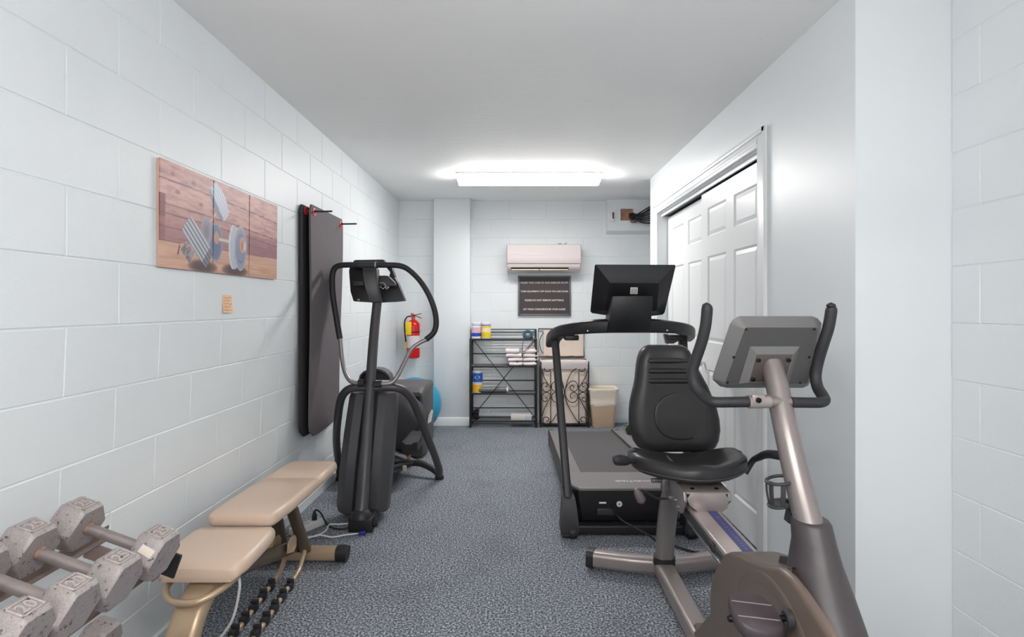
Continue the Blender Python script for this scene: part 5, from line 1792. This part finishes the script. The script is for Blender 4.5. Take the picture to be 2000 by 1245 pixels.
b = MB(); b.tube([at(1242, 955, 2.1), at(1245, 962, 2.1), at(1249, 970, 2.1), at(1253, 978, 2.1), at(1255, 983, 2.1)], [0.008, 0.015, 0.018, 0.018, 0.009], 14, 4)
part('lever_grip', b, mat('dusky_grey_grip', (98, 88, 92), 0.5), lv, 'dusky grey lever grip')
# seat cushion
b = MB()
rings = []
for i in range(25):
    u = -1 + 2 * i / 24
    x = BX + 0.232 * u
    a = abs(u)
    k = (1 - a ** 6) ** 0.5 if a < 1 else 0.0
    yf_ = 2.02 + 0.10 * a ** 2.2 - 0.015 * math.cos(u * math.pi)
    yb_ = 2.34 - 0.04 * a ** 3
    zb_ = 0.617 + 0.002 * a
    zf_ = 0.672 + 0.022 * a ** 2 + 0.012 * math.exp(-((u - 0.0) / 0.22) ** 2)
    zm_ = 0.655 + 0.048 * a ** 1.8
    zk_ = 0.655 + 0.05 * a ** 1.8
    ins = (1 - k) * 0.03
    mid = (zb_ + zf_) / 2
    def sq(z):
        return mid + (z - mid) * (0.55 + 0.45 * k)
    rings.append([V(x, yf_ + ins + 0.014, sq(zb_)), V(x, yf_ + ins + 0.002, sq(zb_ + 0.006)), V(x, yf_ + ins, sq(zb_ + 0.016)), V(x, yf_ + ins + 0.003, sq(zf_ - 0.02)), V(x, yf_ + ins + 0.012, sq(zf_ - 0.006)), V(x, yf_ + ins + 0.03, sq(zf_)),
                  V(x, yf_ + ins + 0.075, sq((zf_ + zm_) / 2 - 0.001)), V(x, (yf_ + yb_) / 2, sq(zm_ - 0.003)), V(x, yb_ - 0.05 - ins, sq(zk_)), V(x, yb_ - 0.015 - ins, sq(zk_ - 0.008)), V(x, yb_ - ins, sq(zk_ - 0.03)), V(x, yb_ - 0.012 - ins, sq(zb_))])
b.loft(rings)
st_ = part('seat', b, M_LEATH, t, 'black moulded seat cushion', 70)
def seam(z_, dy):
    pts = []
    for i in range(25):
        u = -0.97 + 1.94 * i / 24
        a = abs(u)
        k = (1 - a ** 6) ** 0.5
        pts.append(V(BX + 0.232 * u, 2.02 + 0.10 * a ** 2.2 - 0.015 * math.cos(u * math.pi) + (1 - k) * 0.03 + dy, z_ + 0.003 * a))
    return pts
b = MB(); b.tube(seam(0.632, -0.001), 0.0022, 6, 2)
part('piping', b, mat('charcoal_piping', (70, 66, 68), 0.4), st_)
b = MB(); b.box2((BX - 0.15, 2.1, 0.604), (BX + 0.15, 2.29, 0.62), 0.006)
part('seat_pan', b, M_BLACK, t)
# backrest
rows = [(881, 1266, 1382), (878, 1255, 1389), (872, 1244, 1397), (860, 1236, 1403), (840, 1230, 1407), (820, 1229, 1406), (800, 1230, 1402), (785, 1232, 1397), (770, 1236, 1391), (755, 1240, 1385), (740, 1243, 1377), (715, 1246, 1364), (700, 1249, 1358), (688, 1254, 1352), (680, 1261, 1346), (676, 1270, 1338)]
b = MB()
rings = []
for i, (py, xl, xr) in enumerate(rows):
    z = EYE - (py - 598) * 2.4 / 1045
    yc = 2.40 + 0.10 * (z - 0.64)
    k = min(1.0, (0.45, 0.75, 0.93)[min(i, 2)]) if i < 3 else ((0.45, 0.78, 0.94)[len(rows) - 1 - i] if i > len(rows) - 4 else 1.0)
    wl_, wr_ = (xl - 1008) * 2.4 / 1045, (xr - 1008) * 2.4 / 1045
    cx, hw_ = (wl_ + wr_) / 2, (wr_ - wl_) / 2
    ring = []
    for u, v in ((-0.78, 0.5), (-0.92, 0.42), (-0.985, 0.22), (-1, 0), (-0.985, -0.22), (-0.93, -0.40), (-0.84, -0.52), (-0.7, -0.58), (-0.55, -0.54), (-0.3, -0.47), (0, -0.44), (0.3, -0.47), (0.55, -0.54), (0.7, -0.58), (0.84, -0.52), (0.93, -0.40), (0.985, -0.22), (1, 0), (0.985, 0.22), (0.92, 0.42), (0.78, 0.5), (0, 0.5)):
        ring.append(V(cx + u * hw_, yc + v * 0.085 * k, z))
    rings.append(ring)
b.loft(rings)
bk = part('backrest', b, M_LEATH, t, 'black contoured backrest', 70)
for py in (705, 725, 744):
    z = EYE - (py - 598) * 2.4 / 1045
    yc = 2.40 + 0.10 * (z - 0.64) - 0.044
    b = MB(); b.tube([V(0.583, yc + 0.0, z), V(0.60, yc - 0.0, z), V(0.68, yc + 0.006, z), V(0.77, yc + 0.004, z), V(0.79, yc + 0.0, z)], [0.003, 0.0115, 0.012, 0.0115, 0.003], 10, 4)
    part('rib', b, M_LEATH, bk, 'padded rib')
b = MB()
zc_ = EYE - (812 - 598) * 2.4 / 1045
c_ = V((1327 - 1008) * 2.4 / 1045, 2.40 + 0.10 * (zc_ - 0.64) - 0.036, zc_)
rings = []
for k, d_ in ((1.0, 0.006), (1.0, -0.0005), (0.97, -0.0035), (0.9, -0.0035), (0.6, -0.006), (0.25, -0.008)):
    rings.append([c_ + V(0.119 * k * math.copysign(abs(math.cos(a)) ** 0.9, math.cos(a)), d_ + 0.1 * 0.104 * k * math.sin(a) - (0.011 * (k * math.cos(a)) ** 2), 0.105 * k * math.copysign(abs(math.sin(a)) ** 0.9, math.sin(a))) for a in [2 * math.pi * i / 36 for i in range(36)]])
b.loft(rings)
part('lumbar_pad', b, M_LEATH, bk, 'oval lumbar pad', 50)
for px in (1288, 1362):
    x_ = (px - 1008) * 2.4 / 1045
    b = MB(); b.bar([V(x_, 2.41, 0.60), V(x_, 2.43, 0.70), V(x_, 2.47, 0.95)], 0.045, 0.025, 0.3, spline=False, up=(0, 1, 0))
    part('back_tube', b, M_BKTUBE, t)
b = MB(); b.box2((0.6, 2.3, 0.598), (0.87, 2.43, 0.615), 0.004)
part('back_bracket', b, M_DARK, t)
b = MB()
kc = at(1232, 838, 2.44)
b.lathe([(0.012, 0.04), (0.024, 0.01), (0.0265, 0.004), (0.0265, -0.018), (0.022, -0.025), (0.01, -0.026)], kc, (0.55, 1, 0), 14)
kb = part('adjuster_knob', b, M_BLACK, t, 'round black adjuster knob')
b = MB(); d_ = V(-0.55, -1, 0).normalized(); s1 = d_.cross(V(0, 0, 1)).normalized()
b.tube([kc + d_ * 0.0268 + s1 * 0.019 * math.cos(a) + V(0, 0, 0.019 * math.sin(a)) for a in [-0.9 + 1.9 * i / 8 for i in range(9)]], 0.0012, 6, 2)
part('knob_mark', b, mat('pale_yellow_mark', (206, 196, 130), 0.5), kb)
# side handles
for pts, nm in ((((1197, 900), (1206, 899), (1222, 900), (1236, 901), (1242, 901)), 'left'),):
    b = MB(); b.tube([at(1198, 901, 2.10), at(1201, 899.5, 2.10), at(1210, 899, 2.11), at(1222, 900.5, 2.13), at(1228, 901, 2.14)], [0.008, 0.019, 0.022, 0.019, 0.014], 16, 4)
    b.tube([at(1226, 901, 2.14), at(1240, 901, 2.16), at(1275, 905, 2.2), at(1300, 930, 2.24)], 0.01, 10, 4)
    part('side_handle', b, M_RUBBER, t, 'black grip at the left of the seat')
b = MB(); b.tube([at(1455, 925, 2.22), at(1470, 901, 2.22), at(1482, 894, 2.18), at(1497, 888, 2.12), at(1515, 889, 2.05), at(1530, 892, 2.02)], [0.012, 0.012, 0.014, 0.016, 0.0175, 0.0175], 14, 5)
part('side_handle', b, M_RUBBER, t, 'black grip at the right of the seat')
# front post, console, handlebar
b = MB(); b.tube([at(1507, 710, 1.535), at(1517, 750, 1.50), at(1533, 830, 1.445), at(1556, 930, 1.39), at(1584, 1040, 1.335)], [0.0285, 0.0300, 0.031, 0.032, 0.034], 24, 6)
part('console_post', b, M_BKTUBE, t, 'slanting pewter console post')
def cq(px, py, d=0.0):
    return at(px, py, 1.50 + 0.00042 * (py - 620) + d)
outer = [(1440, 620), (1446, 618), (1586, 618), (1597, 622), (1605, 632), (1604, 642), (1585, 742), (1578, 754), (1568, 758), (1420, 758), (1406, 755), (1392, 742), (1392, 734), (1425, 634), (1431, 625)]
plate = [(1460, 640), (1462, 640), (1594, 640), (1596, 640.5), (1597, 642), (1597, 645), (1578, 745), (1576, 749), (1573, 750), (1426, 750), (1422, 749), (1418, 747), (1418, 744), (1455, 645), (1457, 641)]
b = MB()
def scl_(pl_, k):
    cx_ = sum(p[0] for p in pl_) / len(pl_); cy_ = sum(p[1] for p in pl_) / len(pl_)
    return [(cx_ + (p[0] - cx_) * k, cy_ + (p[1] - cy_) * k) for p in pl_]
b.loft([[cq(*p, 0.048) for p in scl_(outer, 0.97)], [cq(*p, 0.044) for p in outer], [cq(*p, 0.024) for p in outer], [cq(*p, 0.019) for p in scl_(outer, 0.985)], [cq(*p, 0.0) for p in scl_(plate, 1.015)], [cq(*p, -0.001) for p in plate]])
cs = part('console', b, M_CONS, t, 'grey console seen from behind', 25)
b = MB(); b.prism([cq(*p, -0.003) for p in scl_(plate, 0.995)], (0, 0.004, 0))
part('back_plate', b, mat('console_plate', (72, 72, 72), 0.5, bump=0.1, bscale=300), cs)
b = MB()
o1 = [(1465, 677), (1562, 677), (1541, 750), (1443, 750)]
o2 = [(1478, 692), (1551, 692), (1535, 748), (1462, 748)]
b.loft([[cq(*p, -0.001) for p in o1], [cq(*p, -0.004) for p in o1], [cq(*p, -0.016) for p in o2]])
part('mount_boss', b, M_CONS, cs, angle=15)
b = MB(); b.prism([cq(*p, -0.018) for p in scl_(o2, 0.95)], (0, 0.003, 0), 0.001)
part('mount_plate', b, mat('mount_plate_taupe', (86, 78, 77), 0.4, 0.3), cs)
b = MB()
for px, py in ((1457, 643.5), (1590, 643.5), (1433, 698), (1580, 698), (1420.5, 747.5), (1562, 748)):
    b.lathe([(0.0035, 0), (0.0035, -0.002), (0.002, -0.003)], cq(px, py, -0.003), 'y', 10)
part('screw', b, M_SCREW, cs)
for px, py in ((1481, 704), (1540, 704), (1470, 741)):
    b = MB(); b.lathe([(0.006, 0), (0.006, -0.005), (0.003, -0.006)], cq(px, py, -0.018), 'y', 8)
    part('bolt', b, M_SCREW, cs)
b = MB(); b.prism([cq(*p, 0.0485) for p in scl_(outer, 0.8)], (0, 0.003, 0), 0.001)
part('display', b, mat('display_black', (16, 18, 20), 0.15), cs)
gl = [(1380, 598, 1.50), (1381, 604, 1.50), (1378, 636, 1.505), (1370, 670, 1.515), (1358, 705, 1.53), (1352, 730, 1.535), (1357, 752, 1.53), (1372, 772, 1.505), (1386, 783, 1.475), (1398, 786, 1.462), (1430, 786, 1.455), (1466, 785.5, 1.452)]
b = MB(); b.tube([at(*p) for p in gl], [0.0135] + [0.0155] * 7 + [0.0145] * 4, 16, 7)
part('handlebar_grip', b, M_RUBBER, t, 'left black foam grip')
gr = [(1623, 601, 1.50), (1623.5, 607, 1.50), (1618, 640, 1.505), (1608, 672, 1.515), (1598, 705, 1.53), (1593, 735, 1.535), (1597, 757, 1.52), (1606, 772, 1.495), (1611, 782, 1.475), (1602, 786.5, 1.458), (1580, 787, 1.455), (1545, 786.5, 1.452)]
b = MB(); b.tube([at(*p) for p in gr], [0.0135] + [0.0155] * 7 + [0.0145] * 4, 16, 7)
part('handlebar_grip', b, M_RUBBER, t, 'right black foam grip')
for px in (1380, 1623):
    b = MB(); b.ball(at(px, 597.5, 1.50), (0.0125, 0.0125, 0.008), 14, 8); b.ball(at(px, 593, 1.50), (0.004, 0.004, 0.003), 10, 6)
    part('grip_cap', b, M_BLACK, t)
b = MB(); b.bar([at(1461, 785.5, 1.452), at(1502, 784.5, 1.452)], 0.036, 0.034, 0.35, spline=False)
b.box(at(1481, 782, 1.436), (0.034, 0.006, 0.028), 0.002)
cl = part('bar_clamp', b, M_BKGREY, t)
b = MB(); b.lathe([(0.0075, 0), (0.0075, -0.005), (0.004, -0.006)], at(1481, 782, 1.433), 'y', 8)
part('bolt', b, M_SCREW, cl)
b = MB(); b.tube([at(1500, 785.5, 1.458), at(1550, 786, 1.458)], 0.0145, 14, spline=False)
part('handlebar_core', b, M_BKTUBE, t)
# bottle cage on the left of the post
b = MB()
cc = at(1524, 962, 1.40)
for zz, r_ in ((0.032, 0.034), (-0.03, 0.028)):
    b.tube([cc + V(r_ * math.cos(a), r_ * math.sin(a) * 0.9, zz + 0.006 * math.cos(a)) for a in [2 * math.pi * i / 20 for i in range(20)]], 0.0045, 8, 2, True)
for a in (2.6, 3.6, 4.5):
    b.bar([cc + V(0.034 * math.cos(a), 0.031 * math.sin(a), 0.032), cc + V(0.033 * math.cos(a), 0.03 * math.sin(a), 0.0), cc + V(0.028 * math.cos(a), 0.025 * math.sin(a), -0.03)], 0.012, 0.004)
b.lathe([(0.006, -0.034), (0.028, -0.033), (0.03, -0.028), (0.006, -0.028)], cc, 'z', 18)
b.box(cc + V(0.034, 0.0, -0.01), (0.012, 0.03, 0.14), 0.004, Matrix.Rotation(0.2, 3, 'Y'))
part('bottle_cage', b, M_DARK, t, 'dark plastic bottle holder')
# body shell
PX = 0.64
def yz(px, py):
    Y = PX * 1045 / (px - 1008)
    return Y, EYE - (py - 598) * Y / 1045
outl = [yz(*p) for p in ((1352, 1236), (1384, 1200), (1383, 1168), (1386, 1140), (1397, 1105), (1412, 1082), (1424, 1078), (1445, 1086), (1470, 1098), (1498, 1105), (1522, 1109), (1543, 1128), (1566, 1158), (1590, 1194), (1612, 1228), (1628, 1254))]
outl = [(1.95, 0.03)] + outl + [(1.045, 0.52), (1.0, 0.40), (0.98, 0.25), (0.98, 0.05), (1.02, 0.03)]
cy_ = sum(p[0] for p in outl) / len(outl); cz_ = sum(p[1] for p in outl) / len(outl)
def slab(o_, stations):
    return [[V(0.722 + x_, cy_ + (y - cy_) * k, max(0.02, cz_ + (z - cz_) * k)) for y, z in o_] for x_, k in stations]
b = MB()
b.loft(slab(outl, ((-0.083, 0.93), (-0.0815, 0.96), (-0.078, 0.985), (-0.073, 0.998), (-0.068, 1.0), (-0.064, 0.996))))
# right of the side panel the shell ends behind the neck shroud
outr = [p for p in outl if p[0] > 1.30] + [(1.315, 0.645), (1.27, 0.45), (1.2, 0.25), (1.18, 0.03)]
b.loft(slab(outr, ((-0.066, 1.0), (0.05, 1.0), (0.064, 0.99), (0.076, 0.965), (0.083, 0.92))))
bd = part('body_shell', b, M_BODY, t, 'taupe body shell around the flywheel', 60)
b = MB()
b.lathe([(0.255, 0.012), (0.25, -0.002), (0.235, -0.006), (0.2, -0.002), (0.03, 0.002)], (0.642, 1.33, 0.36), 'x', 44)
part('crank_disc', b, M_BODY, bd, 'shallow round recess around the crank', 60)
# neck shroud
b = MB()
rings = []
for z, yc, rx, ry, cx in ((0.752, 1.345, 0.040, 0.046, 0.741), (0.745, 1.343, 0.044, 0.05, 0.741), (0.70, 1.33, 0.047, 0.056, 0.742), (0.66, 1.318, 0.054, 0.068, 0.739), (0.61, 1.29, 0.066, 0.085, 0.732), (0.55, 1.26, 0.074, 0.10, 0.730), (0.45, 1.21, 0.077, 0.14, 0.730), (0.3, 1.17, 0.079, 0.19, 0.730), (0.1, 1.14, 0.079, 0.21, 0.730), (0.02, 1.13, 0.078, 0.20, 0.730)):
    ring = []
    for i in range(28):
        a = 2 * math.pi * i / 28
        c1, s1_ = math.cos(a), math.sin(a)
        xx = rx * math.copysign(abs(c1) ** 0.85, c1)
        yy = ry * math.copysign(abs(s1_) ** 0.8, s1_)
        if s1_ < 0:
            yy *= 0.8 + 0.2 * (1 - abs(c1))
        ring.append(V(cx + xx, yc + yy, z))
    rings.append(ring)
b.loft(rings)
b.loft([[V(0.70, y, z), V(0.775, y, z), V(0.775, y + 0.02, z - 0.06), V(0.70, y + 0.02, z - 0.06)] for y, z in ((1.30, 0.675), (1.34, 0.655), (1.38, 0.64), (1.42, 0.625))])
part('neck_shroud', b, mat('charcoal_shroud', (66, 60, 62), 0.42, bump=0.08, bscale=350, dist=0.0004), t, 'charcoal shroud at the foot of the post', 60)
# crank and pedals
for s_, pc, sl in ((-1, V(0.552, 1.235, 0.578), 0.25), (1, V(0.90, 1.40, 0.22), 0.1)):
    sx = 0.722 + s_ * 0.094
    b = MB(); b.bar([V(sx, 1.30, 0.40), V(sx + s_ * 0.004, (1.3 + pc.y) / 2, (0.40 + pc.z) / 2), V(sx + s_ * 0.006, pc.y, pc.z - 0.012)], 0.026, 0.014, 0.4, spline=False, up=(1, 0, 0))
    b.lathe([(0.022, -0.014), (0.022, 0.014)], (sx, 1.30, 0.40), 'x', 18)
    b.lathe([(0.017, -0.008), (0.021, -0.004), (0.021, 0.006), (0.012, 0.012)], (sx, pc.y, pc.z - 0.012), 'x', 16)
    part('crank', b, M_DARK, t)
    b = MB()
    rings = []
    for z_, k in ((0.006, 0.93), (0.0, 1.0), (-0.016, 0.99), (-0.026, 0.9)):
        ring = []
        for i in range(32):
            a = 2 * math.pi * i / 32
            ex_ = 0.057 * math.copysign(abs(math.cos(a)) ** 0.75, math.cos(a)) * k
            ey_ = 0.054 * math.copysign(abs(math.sin(a)) ** 0.8, math.sin(a)) * k
            ring.append(pc + V(ex_, ey_, z_ - 0.12 * ex_ + 0.3 * ey_))
        rings.append(ring)
    b.loft(rings)
    pd = part('pedal', b, mat('pedal_plum_black', (66, 58, 62), 0.5, bump=0.2, bscale=300), t, 'rounded dark pedal', 50)
    b = MB()
    for dy in (-0.02, 0.02):
        b.bar([pc + V(-0.047, dy, 0.0068 + 0.12 * 0.047 + 0.3 * dy), pc + V(0.047, dy, 0.0068 - 0.12 * 0.047 + 0.3 * dy)], 0.003, 0.002, spline=False)
    part('tread_line', b, mat('pedal_line_grey', (136, 128, 130), 0.5), pd)
    b = MB()
    b.loft([[pc + V(x_ * k, y_ * k, z_) for x_, y_ in ((-0.035, -0.03), (0.035, -0.03), (0.035, 0.03), (-0.035, 0.03))] for z_, k in ((-0.03, 1), (-0.055, 0.8))])
    b.lathe([(0.006, -0.063), (0.008, -0.06), (0.008, 0.07)], pc + V(0, 0, -0.012), 'x', 12)
    part('pedal_core', b, M_SCREW, pd)
# front stabiliser under the shell
b = MB(); b.bar([V(0.47, 1.1, 0.04), V(0.97, 1.1, 0.04)], 0.07, 0.06, 0.3, spline=False)
part('front_stabilizer', b, M_BKGREY, t)
b = MB(); b.box2((0.655, 1.62, 0.03), (0.77, 1.99, 0.115), 0.015)
part('beam_fairing', b, M_BODY, t)
